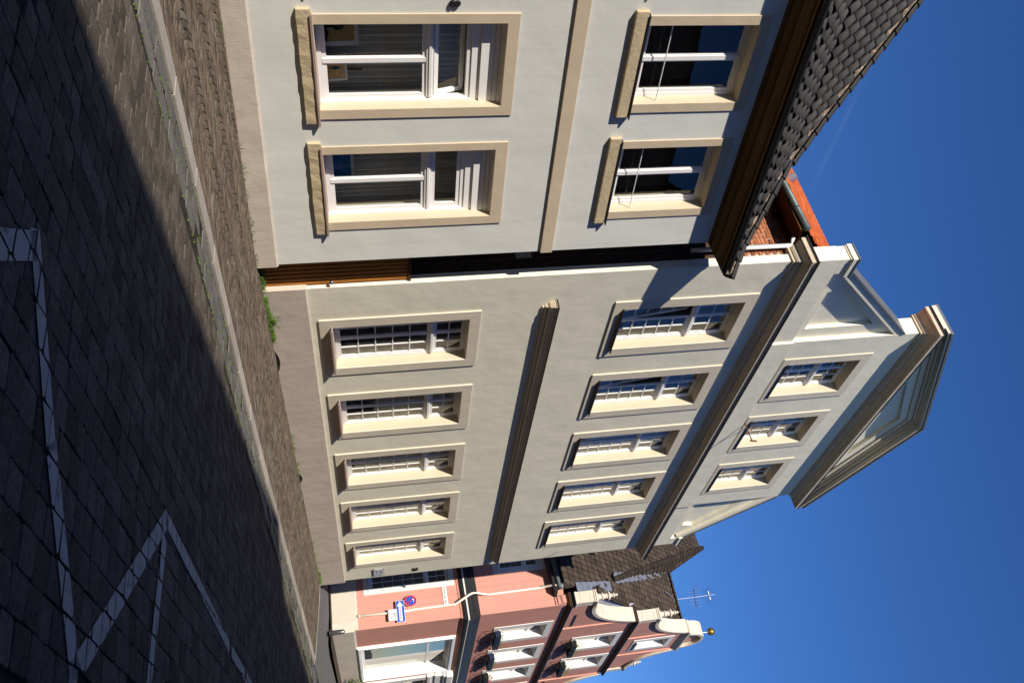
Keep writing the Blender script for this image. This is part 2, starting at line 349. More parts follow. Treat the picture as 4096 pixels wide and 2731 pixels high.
def lay(parent, quads, zf, h, inset, crown, m, name, many, limit=300, jit=.004):
    area = sorted([(px_area(q,zf),i) for i,q in enumerate(quads)], reverse=True)
    own = {i for a,i in area[:limit] if a > 90}
    rest = MB(); tops = {}
    for i,q in enumerate(quads):
        mb = MB() if i in own else rest
        tops[i] = (stone(mb, q, zf, h, inset, crown, random.random(), random.uniform(-jit,jit)), zf)
        if i in own: mb.build(name, m, parent, fix=False)
    rest.build(many, m, parent, fix=False, kind='stuff')
    return tops

# road setts: courses along the street, about 0.2 x 0.24 m
zroad = lambda x,y: rz(x)
def jj(a): return random.uniform(-a,a)
quads = []
y = -9.6; row = 0
ROT = R(4)
while y < -4.05:
    h = random.uniform(.178,.205); x = 1.2+jj(.1)
    wob = jj(.02)
    while x < 27.5:
        w = random.uniform(.15,.20)
        cx, cy = x+w/2, y+h/2
        if (-3.96 if cx > 0 else 0) > cy:
            g = .0015
            q = [(x+g+jj(.007),y+g+jj(.007)),(x+w-g+jj(.007),y+g+jj(.007)),(x+w-g+jj(.007),y+h-g+jj(.007)),(x+g+jj(.007),y+h-g+jj(.007))]
            c, s_ = math.cos(ROT), math.sin(ROT)
            q = [(6+(a-6)*c-(b+6)*s_, -6+(a-6)*s_+(b+6)*c) for a,b in q]
            q = [(a, b+.05*math.sin(a*.55+1)) for a,b in q]
            if max(p[1] for p in q) < -3.99: quads.append(round4(q, random.uniform(.05,.10)))
        x += w
    y += h; row += 1
quads = [q for q in quads if px_area(q, zroad) > 0 or random.random() < .15]
tops = lay(road, quads, zroad, .04, .0065, .002, 'cobble', 'sett', 'far_setts', jit=.0025)
# gutter: two courses of longer slabs beside the kerb
gq = []
for gy, gh in ((-3.985,.26),(-3.725,.255)):
    x = 2.5+jj(.2)
    while x < 23.2:
        w = random.uniform(.28,.62); g = .011
        gq.append(round4([(x+g,gy+g+jj(.012)),(x+w-g,gy+g+jj(.012)),(x+w-g,gy+gh-g+jj(.012)),(x+g,gy+gh-g+jj(.012))], .1)); x += w
lay(road, gq, lambda x,y: rz(x)-.006, .05, .010, .003, 'cobble_gutter', 'gutter_slab', 'far_gutter_slabs', 120, .007)

# painted bay lines: white paint on each sett, broken at the joints
def paint(name, a, b, w, label=None, skip=.06):
    L = math.hypot(b[0]-a[0], b[1]-a[1]); ux, uy = (b[0]-a[0])/L, (b[1]-a[1])/L; nx, ny = -uy*w/2, ux*w/2
    band = [(a[0]-nx,a[1]-ny),(b[0]-nx,b[1]-ny),(b[0]+nx,b[1]+ny),(a[0]+nx,a[1]+ny)]
    mb = MB()
    for q,zf in tops.values():
        cx = sum(p[0] for p in q)/len(q); cy = sum(p[1] for p in q)/len(q)
        t = (cx-a[0])*ux+(cy-a[1])*uy
        if t < -.3 or t > L+.3 or abs((cx-a[0])*-uy+(cy-a[1])*ux) > .4: continue
        if random.random() < skip: continue
        p = shrink(q, .0015)
        for i in range(4): p = clip(p, band[i], band[(i+1)%4])
        if len(p) >= 3:
            mb.poly([(x,y,zf(x,y)+.0085) for x,y in p])
    o = mb.build(name, 'road_paint', road, fix=False)
    if label: o['label'] = label
    return o
paint('painted_line', (3.13,-7.02), (3.74,-7.82), .125, 'upper stretch of the long white bay line', 0)
paint('painted_line', (3.72,-7.79), (4.47,-8.62), .145, 'lower stretch of the long white bay line', 0)
paint('painted_line', (3.19,-7.07), (2.4,-7.75), .135, 'short white line turning the bay corner', 0)
paint('painted_line', (4.46,-8.60), (6.17,-7.03), .145, 'white line slanting to the arrow tip', .03)
paint('painted_line', (6.13,-7.20), (5.95,-8.4), .14, 'thin worn white line inside the wedge', .10)
paint('painted_line', (6.12,-7.05), (9.62,-6.98), .12, 'white line along the street', .03)
paint('painted_line', (9.62,-6.98), (13.0,-6.80), .13, 'far end of the white line along the street', .03)
paint('painted_line', (4.45,-8.55), (4.62,-9.5), .17, 'white line running out of the picture', 0)

# kerb of long grey stones
kerb = struct(MB().box(2,2.01,KO,KI,-.2,-.19).build('kerb', 'kerb_stone'))
x = 2.2; first = True
zk = lambda x,y: gz(x,y)+.004
def kerbrun(p0, p1, wdt, n0):
    pass
kx = [2.2,3.15,4.2,5.27,6.36,7.5,8.62,9.62,10.8,11.9,12.9,13.95,15.0,16.0,17.05,18.1,19.1,20.15,21.2,22.15,22.9]
for i in range(len(kx)-1):
    a, b = kx[i]+.006, kx[i+1]-.006; mb = MB()
    q = [(a,KO),(b,KO),(b,KI),(a,KI)]
    if i == len(kx)-2: q = [(a,KO),(b-.35,KO),(b+.02,KI),(a,KI)]
    stone(mb, q, zk, .16, .010, 0, random.random(), jj(.0015), .001); mb.build('kerb_block', 'kerb_stone', kerb, fix=False)
# narrow edging round the tip back to the corner of the cream house
ed = [(22.95,-3.2),(23.9,-2.35),(24.8,-1.5),(25.5,-.8),(26.1,-.12)]
for (a,b) in zip(ed, ed[1:]):
    d = Vector((b[0]-a[0], b[1]-a[1])).normalized(); n = (-d.y*.09, d.x*.09); mb = MB()
    stone(mb, [(a[0]+d.x*.005,a[1]+d.y*.005),(b[0],b[1]),(b[0]+n[0],b[1]+n[1]),(a[0]+n[0],a[1]+n[1])], zk, .14, .01, 0, random.random()); mb.build('kerb_block', 'kerb_stone', kerb, fix=False)

# pavement: small red setts laid in segmental arcs
pave = MB()
for i in range(len(XS)-1):
    a, b = XS[i], XS[i+1]
    if b > 27: continue
    if a >= 22.9:
        pave.poly([(22.9,-3.2,gz(a,-3.2)-.007),(26.2,-.1,-.007),(26.2,.05,-.007),(22.9,.05,-.007)]); break
    pave.poly([(a,KI,gz(a,KI)-.007),(b,KI,gz(b,KI)-.007),(b,1.2 if b < 11.5 else .05,gz(b,1)-.007),(a,1.2 if b < 11.5 else .05,gz(a,1)-.007)])
pave = struct(pave.build('pavement', 'sett_joint', fix=False))
def afront(X): return -.153-(X-11.435)*.1079 if X < 11.435 else -.03   # front wall line of the houses
pq = []
NB, D = 3, .112
for b in range(NB):
    y0 = KI+.02; 
    k = -14
    while k*D < 25:
        for j in range(10):
            va, vb = -1+2*j/10, -1+2*(j+1)/10
            def P(v, kk, b=b, y0=y0):
                bw = 1.06
                X = 1.5+kk*D+.34*v*v; Y = y0+bw*(b+.5+.5*v)+.03*math.sin(X*1.3+b)
                return (X+jj(.008), Y+jj(.008))
            q = [P(va,k),P(vb,k),P(vb,k+1),P(va,k+1)]
            q = shrink(q, .0045)
            cx = sum(p[0] for p in q)/4; cy = sum(p[1] for p in q)/4
            if cx < 2 or cx > 26 or cy < KI+.05: continue
            if cy > afront(cx)-.16: continue
            if cx > 22.8 and cy < -3.1+(cx-22.9)*.94+.25: continue
            pq.append(q)
        k += 1
x = 6.0      # straight course against the walls
while x < 26:
    w = random.uniform(.15,.20); f = afront(x)-.05
    pq.append(shrink([(x,f-.11),(x+w,afront(x+w)-.16),(x+w,afront(x+w)-.05),(x,f)], .006)); x += w
pq = [q for q in pq if px_area(q, gz) > 0 or random.random() < .1]
lay(pave, pq, gz, .03, .008, .003, 'sett_red', 'paving_sett', 'small_setts', 300, .0025)

# grass and moss in the joints
def blades(name, spots, label, cat, group=None, kind='stuff', hmin=.02, hmax=.06, per=5, spread=.03, w=.006, m='grass_blade'):
    mb = MB()
    for (X,Y,Z) in spots:
        for _ in range(per):
            x, y = X+jj(spread), Y+jj(spread); h = random.uniform(hmin,hmax); a = random.uniform(0,6.28); lx, ly = jj(h*.7), jj(h*.7)
            dx, dy = math.cos(a)*w/2, math.sin(a)*w/2
            mb.add([(x-dx,y-dy,Z-.01),(x+dx,y+dy,Z-.01),(x+dx*.7+lx*.4,y+dy*.7+ly*.4,Z+h*.6),(x-dx*.7+lx*.4,y-dy*.7+ly*.4,Z+h*.6),(x+lx,y+ly,Z+h)], [(0,1,2,3),(3,2,4)])
    o = mb.build(name, m, fix=False); tag(o, label, cat, group, kind); return o
sp = []
for _ in range(420):      # joints of the gutter and of the kerb
    X = 3+20*random.random()**1.3; Y = random.choice((-3.985,-3.73,-3.73,-3.48,-3.99)); sp.append((X,Y+jj(.012),rz(X)-.01))
blades('gutter_grass', sp, 'short grass and moss in the joints of the gutter slabs', 'grass', hmin=.006, hmax=.022, per=4, spread=.02, w=.010)
sp = []
for _ in range(1500):     # tufts between the red setts, thicker near the walls
    X = 3.5+22*random.random(); f = afront(X); Y = KI+(f-KI)*random.random()
    if math.sin(X*2.1)+math.sin(Y*3.7+X)+jj(1.2) < .5: continue
    sp.append((X,Y,gz(X,Y)-.004))
blades('pavement_grass', sp, 'tiny weeds and moss between the red pavement setts', 'moss', hmin=.004, hmax=.014, per=4, spread=.035, w=.010)
sp = []
for _ in range(120):
    X = random.choice((random.uniform(9,11.4), random.uniform(17,19), random.uniform(23.0,26.1), random.uniform(25.2,26.1))); Y = afront(X)-.03; sp.append((X,Y-abs(jj(.05)),gz(X,Y)))
blades('wall_grass', sp, 'low grass along the foot of the house walls', 'grass', hmin=.02, hmax=.09, per=5, spread=.03, w=.007)
sp = [(12.35+1.3*random.random()**1.1, -.09-abs(jj(.05)), 0) for _ in range(150)]+[(11.6+.6*random.random(), -.05+jj(.04), 0) for _ in range(50)]
blades('weed', sp, 'bright green weeds in front of the cream house beside the wooden gate', 'weeds', hmin=.03, hmax=.10, per=6, spread=.035, w=.010)
wd = MB()
for k in range(26):       # taller stalks
    X = 13.0+jj(.14); Y = -.1+jj(.03); h = random.uniform(.10,.24); lx = jj(.2); ly = -abs(jj(.1))
    wd.tube([(X,Y,0),(X+lx*.3,Y+ly*.3,h*.6),(X+lx,Y+ly,h)], [.003,.0025,.001], 4)
    for j in range(6):
        t = random.uniform(.4,1); px_, py_, pz_ = X+lx*t*t, Y+ly*t*t, h*t; a = random.uniform(0,6.28); s_ = .018
        wd.poly([(px_,py_,pz_),(px_+s_*math.cos(a),py_+s_*math.sin(a),pz_+.01),(px_+1.8*s_*math.cos(a+.3),py_+1.8*s_*math.sin(a+.3),pz_+.002)])
tag(wd.build('weed', 'grass_blade', fix=False), 'taller wispy weed stalks against the pinkish plinth', 'weeds')

# ------------------------------------------------------------------ window builders
def tiltmap(z0, ang, y0):      # lean a sash inwards about its bottom edge
    c, s = math.cos(ang), math.sin(ang)
    return lambda p: (p[0], y0+(p[1]-y0)*c+(p[2]-z0)*s, z0+(p[2]-z0)*c-(p[1]-y0)*s)
LASTWIN = []
def georgian(house, M, op, yf, lowrows, uprows, tz, cols=2, surround=None, sp=.03, tilt_left=0.0, sill=True, sproj=.11, name='window', sill_m='sill_metal', label=None, msur='surround_cream'):
    a,b,c,d = op; mid = (a+b)/2
    f = MB().ring(a-.01,b+.01,c-.01,d+.01, a+.05,b-.05,c+.06,d-.05, yf+.004, yf+.07)
    f.box(a+.05,b-.05,yf-.012,yf+.066,tz-.045,tz+.045); f.box(a+.05,b-.05,yf-.034,yf-.010,tz-.02,tz+.028)
    win = f.build(name, 'white_paint', house, M, bevel=.004)
    if label: win['label'] = label
    LASTWIN.append(win)
    if surround:
        x0,x1,z0,z1 = surround
        MB().ring(x0,x1,z0,z1, a,b,c,d, -sp, .004).build('surround', msur, win, bevel=.004)
    if sill:
        s = MB(); s.prism_x([(yf+.02,c+.012),(-sp-sproj,c-.022),(-sp-sproj,c-.052),(-sp-sproj+.012,c-.052),(-sp-sproj+.012,c-.03),(yf+.02,c-.004)], a-.05, b+.05)
        s.build('sill', sill_m, win)
    for (l0,l1,side) in ((a+.052,mid-.002,0),(mid+.002,b-.052,1)):
        for (zz0,zz1,rows,low) in ((c+.062,tz-.047,lowrows,True),(tz+.047,d-.052,uprows,False)):
            fn = tiltmap(zz0, tilt_left, yf+.05) if (tilt_left and side == 0 and low) else (lambda p: p)
            st = .052; i0,i1,j0,j1 = l0+st,l1-st*.8 if side == 0 else l1-st,zz0+st,zz1-st*.85
            if side == 1: i0 = l0+st*.8
            sm = MB().ring(l0,l1,zz0,zz1, i0,i1,j0,j1, yf+.018,yf+.06)
            cw, rh, mb_ = (i1-i0)/cols, (j1-j0)/rows, .011
            for k in range(1,cols): sm.box(i0+k*cw-mb_,i0+k*cw+mb_,yf+.024,yf+.052,j0,j1)
            for k in range(1,rows): sm.box(i0,i1,yf+.025,yf+.051,j0+k*rh-mb_,j0+k*rh+mb_)
            sm.v = [fn(p) for p in sm.v]; sm.build('sash', 'white_paint', win)
            for k in range(cols):
                for q in range(rows):
                    pm = MB(); t = [jj(.0014) for _ in range(4)]; y = yf+.036
                    pm.poly([(i0+k*cw,y+t[0],j0+q*rh),(i0+(k+1)*cw,y+t[1],j0+q*rh),(i0+(k+1)*cw,y+t[2],j0+(q+1)*rh),(i0+k*cw,y+t[3],j0+(q+1)*rh)])
                    pm.v = [fn(p) for p in pm.v]; pm.build('pane', 'glass', win, fix=False)
    if True:   # meeting stile cover
        m = MB().box(mid-.022,mid+.022,yf+.004,yf+.02,tz+.05,d-.055)
        if not tilt_left: m.box(mid-.022,mid+.022,yf+.004,yf+.02,c+.065,tz-.05)
        m.build('meeting_stile', 'white_paint', win)
    return win

# ------------------------------------------------------------------ cream house with the stepped gable (centre)
XB0, XB1 = 12.30, 26.28
HB = empty('house', I4, 'tall cream rendered house with multi-paned windows and a pedimented gable', 'house')
gx = [14.135+2.565*i for i in range(5)]
GO = [(x-.672,x+.672,1.11,3.675) for x in gx]; UO = [(x-.672+.02,x+.672+.02,6.755,9.30) for x in gx]
ax = [16.63,19.155,21.68]; AO = [(x-.665,x+.665,11.175,12.975) for x in ax]
w = MB(); wallsheet(w, XB0, XB1, -.2, 10.25, 0, GO+UO, .5)
w.poly([(XB0,0,-.2),(XB0,.19,-.2),(XB0,.19,10.25),(XB0,0,10.25)])
w.poly([(XB0,.19,-.2),(XB0+.09,.19,-.2),(XB0+.09,.19,10.25),(XB0,.19,10.25)])
w.poly([(XB1,0,-.2),(XB1,13,-.2),(XB1,13,10.25),(XB1,0,10.25)])
w.build('wall', 'render_cream', HB, fix=False)
for o in GO+UO: w = MB(); reveals(w, [o], -.001, .52); w.build('window_reveal', 'reveal_cream_dimmed', HB, fix=False)
for o in AO: w = MB(); reveals(w, [o], -.03, .33); w.build('window_reveal', 'reveal_cream_dimmed', HB, fix=False)
# inside: floors and back wall, so the rooms are rooms
w = MB(); w.box(XB0+.1,XB1-.02,.53,12.9,-.1,-.05); w.box(XB0+.1,XB1-.02,.53,12.9,4.55,4.85); w.box(XB0+.1,XB1-.02,.36,12.9,10.1,10.16)
w.poly([(XB0+.1,5.2,-.1),(XB1-.02,5.2,-.1),(XB1-.02,5.2,10.1),(XB0+.1,5.2,10.1)])
for k in range(6):
    x = 12.9+2.565*k; w.poly([(x,.53,-.05),(x,5.2,-.05),(x,5.2,10.1),(x,.53,10.1)])
wallsheet(w, XB0+.1, XB1-.02, -.1, 10.1, .525, GO+UO, 0)
w.build('rooms', 'room', HB, fix=False)
pl = MB().prism_x([(-.05,-.2),(-.05,.705),(-.028,.728),(.19,.728),(.19,-.2)], XB0-.045, XB1+.045).build('plinth', 'plinth_pink', HB)
for k,(xa,xb) in enumerate(((14.03,14.72),(19.05,19.5),(25.2,25.6))):     # low cellar lights: black plates stand for the dark of the openings
    n = 10; pts = [(xa+(xb-xa)*i/n, .002+.06*math.sin(math.pi*i/n)) for i in range(n+1)]
    MB().prism_y(pts, -.056, -.045).build('cellar_light', 'sign_black', HB)
# string course between the storeys
st = [(0,5.06),(.035,5.065),(.035,5.10),(.06,5.11),(.085,5.15),(.085,5.175),(.12,5.18),(.14,5.20),(.165,5.25),(.18,5.275),(.18,5.30),(.205,5.305),(.205,5.325)]
MB().cornice(13.24,25.62,-.001,.05,st).build('string_course', 'cornice_cream', HB)
MB().cornice(13.24,25.62,-.001,.05,[(.212,5.326),(.22,5.318),(.22,5.338),(.10,5.37),(0,5.40)]).build('lead_flashing', 'dark_metal', HB)
# main cornice
mc = [(0,9.86),(.045,9.865),(.045,9.905),(.07,9.915),(.10,9.95),(.115,9.99),(.115,10.005),(.16,10.015),(.2,10.035),(.235,10.045),(.25,10.05),(.25,10.06),(.295,10.065),(.295,10.155),(.315,10.16),(.315,10.175)]
MB().cornice(XB0,XB1,-.001,.34,mc).build('main_cornice', 'cornice_cream', HB)
MB().cornice(XB0,XB1,-.001,.36,[(.318,10.176),(.335,10.165),(.335,10.19),(.15,10.235),(.02,10.26)]).build('lead_flashing', 'dark_metal', HB)
# ground, upper and attic windows
SK = dict(yf=.19, sill_m='sill_metal')
def added_drape(win, op, f0, f1, h, y=.36, seedk=0):      # pale cloth added behind the panes to lighten them
    a,b,c,d = op; x0, x1 = a+(b-a)*f0, a+(b-a)*f1; n = 40; z0 = d-(d-c)*h; ph = seedk
    lo = []
    for k in range(n+1):
        ph += .9+jj(.3); x = x0+(x1-x0)*k/n; lo.append([(x,y+.018*math.sin(ph),z0+.02*math.sin(ph*.2)),(x,y+.014*math.sin(ph),d)])
    MB().loft(lo, close=False, caps=False).build('curtain', 'added_drape_cream', win, smooth=True, fix=False)
for i,x in enumerate(gx):
    wn = georgian(HB, None, GO[i], .19, 5, 2, 2.99, surround=(x-.915,x+.915,.865,3.89))
    for f0,f1,h in (((.80,1,1),),((.42,1,.72),),((.02,.98,.93),),((.02,.98,1),),((.02,.60,1),(.66,.98,.9)))[i]: added_drape(wn, GO[i], f0, f1, h, seedk=i)
for i,x in enumerate(gx):
    georgian(HB, None, UO[i], .19, 5, 2, 8.42, surround=(x-.91,x+.95,6.53,9.53), tilt_left=R(7) if i < 2 else 0, label='window with its left sash tilted open' if i < 2 else None, sproj=.07, sill_m='dark_metal')
    if i > 1: added_drape(LASTWIN[-1], UO[i], *((.55,.98,1),(.05,.98,.85),(.02,.98,1))[i-2], seedk=i+9)
for i,x in enumerate(ax):
    georgian(HB, T(0,-.03,0), (x-.665,x+.665,11.175,12.975), .21, 3, 2, 12.21, surround=(x-.91,x+.91,11.0,13.2), sproj=.03, sill_m='dark_metal')
# attic: blocking course, pedestals, wings with sunk panels, gable block
XG0, XG1 = 15.06, 23.3
GC = (XG0+XG1)/2
B1('blocking_course', 'render_cream', HB, XB0+.01,XG0-.02,-.02,.34,10.2,10.92); B1('blocking_course', 'render_cream', HB, XG1+.02,XB1-.04,-.02,.34,10.2,10.92)
B1('blocking_course', 'render_cream', HB, XG0-.02, XG1+.02, -.075, .34, 10.2, 10.94)
for xa,xb,ztop,nm in ((XB0+.01,12.74,11.09,0),(25.80,XB1-.04,11.16,1)):
    B1('pedestal', 'render_cream', HB, xa, xb, -.022, .33, 10.921, ztop)
    MB().cornice(xa,xb,-.022,.33,[(0,ztop),(.02,ztop+.005),(.03,ztop+.03),(.055,ztop+.035),(.055,ztop+.14)]).build('pedestal_cap', 'render_cream', HB)
    MB().cornice(xa,xb,-.022,.33,[(.075,ztop+.141),(.075,ztop+.17),(.02,ztop+.2)]).build('lead_flashing', 'lead', HB)
w = MB(); wallsheet(w, XG0, XG1, 10.94, 14.06, -.035, AO, .3)
w.poly([(XG0,-.035,10.94),(XG0,.40,10.94),(XG0,.40,14.1),(XG0,-.035,14.1)]); w.poly([(XG1,-.035,10.94),(XG1,.40,10.94),(XG1,.40,14.1),(XG1,-.035,14.1)])
wallsheet(w, XG0, XG1, 10.94, 14.06, .40, AO, .3); w.build('gable_wall', 'render_cream', HB, fix=False)
B1('attic_room', 'room', HB, 16.4, 22.0, 1.6, 1.65, 10.95, 13.2)
for sgn in (1,-1):
    fx = (lambda x: x) if sgn == 1 else (lambda x: 2*GC-x+ (.12 if x < 14 else 0))
    P = lambda x,y,z: (fx(x),y,z)
    O = [(12.74,10.92),(XG0,10.92),(XG0,13.46),(12.74,11.14)]; In = [(13.46,11.13),(14.73,11.13),(14.73,12.76),(13.34,11.47)]
    w = MB(); ya, yb = .075, .175
    for k in range(4):
        l = (k+1)%4; w.poly([P(O[k][0],ya,O[k][1]),P(O[l][0],ya,O[l][1]),P(In[l][0],ya,In[l][1]),P(In[k][0],ya,In[k][1])])
        w.poly([P(In[k][0],ya,In[k][1]),P(In[l][0],ya,In[l][1]),P(In[l][0],yb,In[l][1]),P(In[k][0],yb,In[k][1])])
    w.poly([P(x,yb,z) for x,z in In]); w.poly([P(x,.33,z) for x,z in O]); w.build('gable_wing', 'render_cream', HB, fix=False)
    dx, dz = XG0-12.66, 13.62-11.22; L = math.hypot(dx,dz); nx, nz = -dz/L, dx/L
    def sl(o0,o1,t0=0,t1=0): return [(12.66+dx/L*t0+nx*o0, 11.22+dz/L*t0+nz*o0),(XG0+.0-dx/L*t1+nx*o0,13.62-dz/L*t1+nz*o0),(XG0-dx/L*t1+nx*o1,13.62-dz/L*t1+nz*o1),(12.66+dx/L*t0+nx*o1,11.22+dz/L*t0+nz*o1)]
    MB().prism_y([(fx(x),z) for x,z in sl(-.16,0)], -.03, .36).build('raking_coping', 'render_cream', HB)
    MB().prism_y([(fx(x),z) for x,z in sl(.001,.05,-.02)], -.06, .40).build('coping_flashing', 'lead', HB)
# gable cornice and pediment
gcn = [(0,14.02),(.04,14.03),(.04,14.07),(.07,14.08),(.10,14.12),(.11,14.15),(.15,14.16),(.2,14.19),(.24,14.20),(.24,14.215),(.33,14.22),(.33,14.30)]
MB().cornice(XG0,XG1,-.035,.45,gcn).build('gable_cornice', 'cornice_cream', HB)
MB().cornice(XG0,XG1,-.035,.45,[(.34,14.301),(.34,14.325),(.06,14.37)]).build('lead_flashing', 'dark_metal', HB)
w = MB(); tri = [(XG0+.0,14.36),(XG1,14.36),(GC,15.98)]; inn = [(17.25,14.93),(21.1,14.93),(GC,15.60)]
inn = [(GC-1.95,14.86),(GC+1.95,14.86),(GC,15.62)]
for k in range(3):
    l = (k+1)%3; w.poly([(tri[k][0],0,tri[k][1]),(tri[l][0],0,tri[l][1]),(inn[l][0],0,inn[l][1]),(inn[k][0],0,inn[k][1])])
    w.poly([(inn[k][0],0,inn[k][1]),(inn[l][0],0,inn[l][1]),(inn[l][0],.09,inn[l][1]),(inn[k][0],.09,inn[k][1])])
w.poly([(x,.09,z) for x,z in inn]); w.poly([(x,.44,z) for x,z in tri]); w.build('tympanum', 'render_cream', HB, fix=False)
for sgn in (1,-1):
    hw = GC-XG0+.36; zz0, zz1 = 14.36, 16.02
    sl_ = (zz1-zz0)/hw
    def rk(o0,o1): return [(GC-sgn*hw,zz0+o0),(GC,zz1+o0),(GC,zz1+o1),(GC-sgn*hw,zz0+o1)]
    for (o0,o1,yy) in ((-.20,-.06,-.05),(-.055,0,-.11),(.001,.05,-.19),(.051,.11,-.33)):
        q = rk(o0,o1)
        if o0 < 0: q = [(GC-sgn*(hw+o0/sl_*1.0-.0), zz0) if False else (GC-sgn*(hw-(-o0)/sl_), zz0), (GC,zz1+o0),(GC,zz1+o1),(GC-sgn*(hw-max(0,-o1)/sl_), zz0)]
        MB().prism_y(q, yy, .45).build('raking_cornice', 'surround_cream', HB)
    MB().prism_y(rk(.111,.175), -.37, .48).build('lead_flashing', 'lead', HB)
# brick side wall in the gap, each brick in view built
B1('side_wall', 'brick_shaded', HB, XB0+.105, XB0+.14, .19, 13, -.2, 10.2)  # same brick, coloured dark to carry the shade of the gap
B1('mortar_bed', 'brick_joint', HB, XB0+.098, XB0+.104, .19, 2.2, 8.76, 10.05)
bm_ = [MB().box(-.012-.004*k, .02, 0, .235-.01*k, 0, .064).mesh('brick', 'brick_red') for k in range(3)]
zb = 8.78; k = 0
while zb < 10.02:
    yb = .2 if k % 2 else .2-.125
    while yb < 2.1:
        if yb >= .19:
            o = link('brick', bm_[random.randrange(3)], HB, T(XB0+.098+jj(.004), yb+jj(.004), zb+jj(.003)))
        yb += .248
    zb += .077; k += 1
MB().tube([(12.24,.36,7.9),(12.24,.36,9.95),(12.16,.5,10.02)], .045, 10).build('downpipe', 'white_paint', HB, smooth=True)
# red roof behind
RB = MB()
EZ, RZ, EX, RX = 10.13, 15.9, 11.86, 19.2
RB.poly([(EX,.42,EZ),(EX,13.5,EZ),(RX,13.5,RZ),(RX,.42,RZ)]); RB.poly([(2*RX-EX,.42,EZ),(2*RX-EX,13.5,EZ),(RX,13.5,RZ),(RX,.42,RZ)])
RB.poly([(EX,13,EZ),(2*RX-EX,13,EZ),(RX,13,RZ)])
RB.poly([(EX+.02,.42,EZ-.03),(EX+.02,13.5,EZ-.03),(XB0+.14,13.5,EZ-.03),(XB0+.14,.42,EZ-.03)])
rf = RB.build('roof', 'dark_wood', HB, fix=False)
def pantile(w, L, hgt=.045, thick=.012, n=6):     # S-curved tile, x across, y up the slope, z out
    pr = [(w*(i/n)-w/2, hgt*(.5+.5*math.sin(2*math.pi*(i/n)-.6))) for i in range(n+1)]; vs = []; fs = []
    for x,z in pr: vs += [(x,0,z+.032),(x,0,z+.032-thick-.012),(x,L,z)]
    for i in range(n):
        a = 3*i; b = a+3; fs += [(a,b,b+2,a+2),(a+1,b+1,b,a)]
    return vs, fs
def frame(o, X, Y):
    X = X.normalized(); Y = Y.normalized(); N = X.cross(Y)
    return Matrix(((X.x,Y.x,N.x,o.x),(X.y,Y.y,N.y,o.y),(X.z,Y.z,N.z,o.z),(0,0,0,1)))
tv, tf = pantile(.20, .36)
rt = MB(); up = Vector((RX-EX,0,RZ-EZ)).normalized(); Lr = math.hypot(RX-EX,RZ-EZ)
for j in range(int(Lr/.30)+1):
    for i in range(44):
        o = Vector((EX,.50+.2*i,EZ+.01))+up*(.30*j-.05); Mx = frame(o, Vector((0,-1,0)), up) if False else frame(o, Vector((0,-1,0)), up)
        rt.add([Mx @ Vector(v) for v in tv], tf, random.random())
rt.build('roof_tiles', 'tile_red', rf, kind='stuff', fix=False, smooth=True)
MB().tube([(EX-.05,.38,EZ+.0),(EX-.05,3.2,EZ-.12),(EX-.05,13,EZ-.2)], .07, 10).build('gutter', 'zinc_dark', HB, smooth=True)
g = MB()
for yy in (.9,1.75,2.6): g.tube([(EX-.05,yy,EZ-.03),(EX-.05,yy+.03,EZ-.03)], .076, 10)
g.build('gutter_joints', 'zinc_dark', HB)
MB().box(EX-.02,EX+.0,.40,13,EZ-.12,EZ-.02).build('fascia', 'dark_wood', HB)
rv = MB(); rv.tube([(EX+1.15,2.9,EZ+.95),(EX+1.05,2.9,EZ+1.12)], .09, 8); rv.build('roof_vent', 'zinc', HB)

# ------------------------------------------------------------------ white house on the left with hipped roof
HA = empty('house', MA, 'white rendered house with beige window surrounds and a dark pantiled hipped roof', 'house')
A1, A2 = (-4.25,-2.945,1.235,3.83), (-2.175,-.866,1.215,3.81)
A3, A4 = (-4.205,-2.93,5.84,7.53), (-2.115,-.83,5.83,7.525)
A0, A5 = (-6.33,-5.02,1.25,3.83), (-6.29,-5.01,5.85,7.53)
OPS = [A0,A1,A2,A3,A4,A5]
w = MB(); wallsheet(w, -9.5, 0, -.1, 8.1, 0, OPS, .4)
w.poly([(0,0,-.1),(0,9,-.1),(0,9,8.1),(0,0,8.1)]); w.poly([(-9.5,0,-.1),(-9.5,9,-.1),(-9.5,9,8.1),(-9.5,0,8.1)]); w.poly([(-9.5,9,-.1),(0,9,-.1),(0,9,8.1),(-9.5,9,8.1)])
w.build('wall', 'render_white', HA, fix=False)
for o in OPS: w = MB(); reveals(w, [o], -.001, .42); w.build('window_reveal', 'reveal_cream_dimmed', HA, fix=False)
w = MB(); w.box(-9.4,-.05,.45,8.9,.2,.3); w.box(-9.4,-.05,.45,8.9,4.3,4.6); w.box(-9.4,-.05,.1,8.9,8.0,8.05)
w.poly([(-9.4,3.6,.2),(-.05,3.6,.2),(-.05,3.6,8),(-9.4,3.6,8)])
wallsheet(w, -9.4, -.05, .2, 8.0, .425, OPS, 0)
for x in (-.06,-4.75): w.poly([(x,.43,.2),(x,3.6,.2),(x,3.6,8),(x,.43,8)])
w.build('rooms', 'room', HA, fix=False)
zpl = lambda s: .335-.0225*s
zba = lambda s: -.06-.0*s
w = MB(); w.add([(-9.5,-.035,-.1),(.03,-.035,-.1),(.03,-.035,zpl(0)-.02),(-9.5,-.035,zpl(-9.5)-.02),(-9.5,-.0,zpl(-9.5)+.01),(.03,0,zpl(0)+.01),(.03,.5,zpl(0)+.01),(.03,.5,-.1)], [(0,1,2,3),(3,2,5,4),(1,7,6,5,2)])
w.build('plinth', 'plinth_pink', HA, fix=False)
B1('belt_course', 'surround_beige', HA, -9.5, .012, -.04, .0, 4.752, 4.958, bevel=.006)
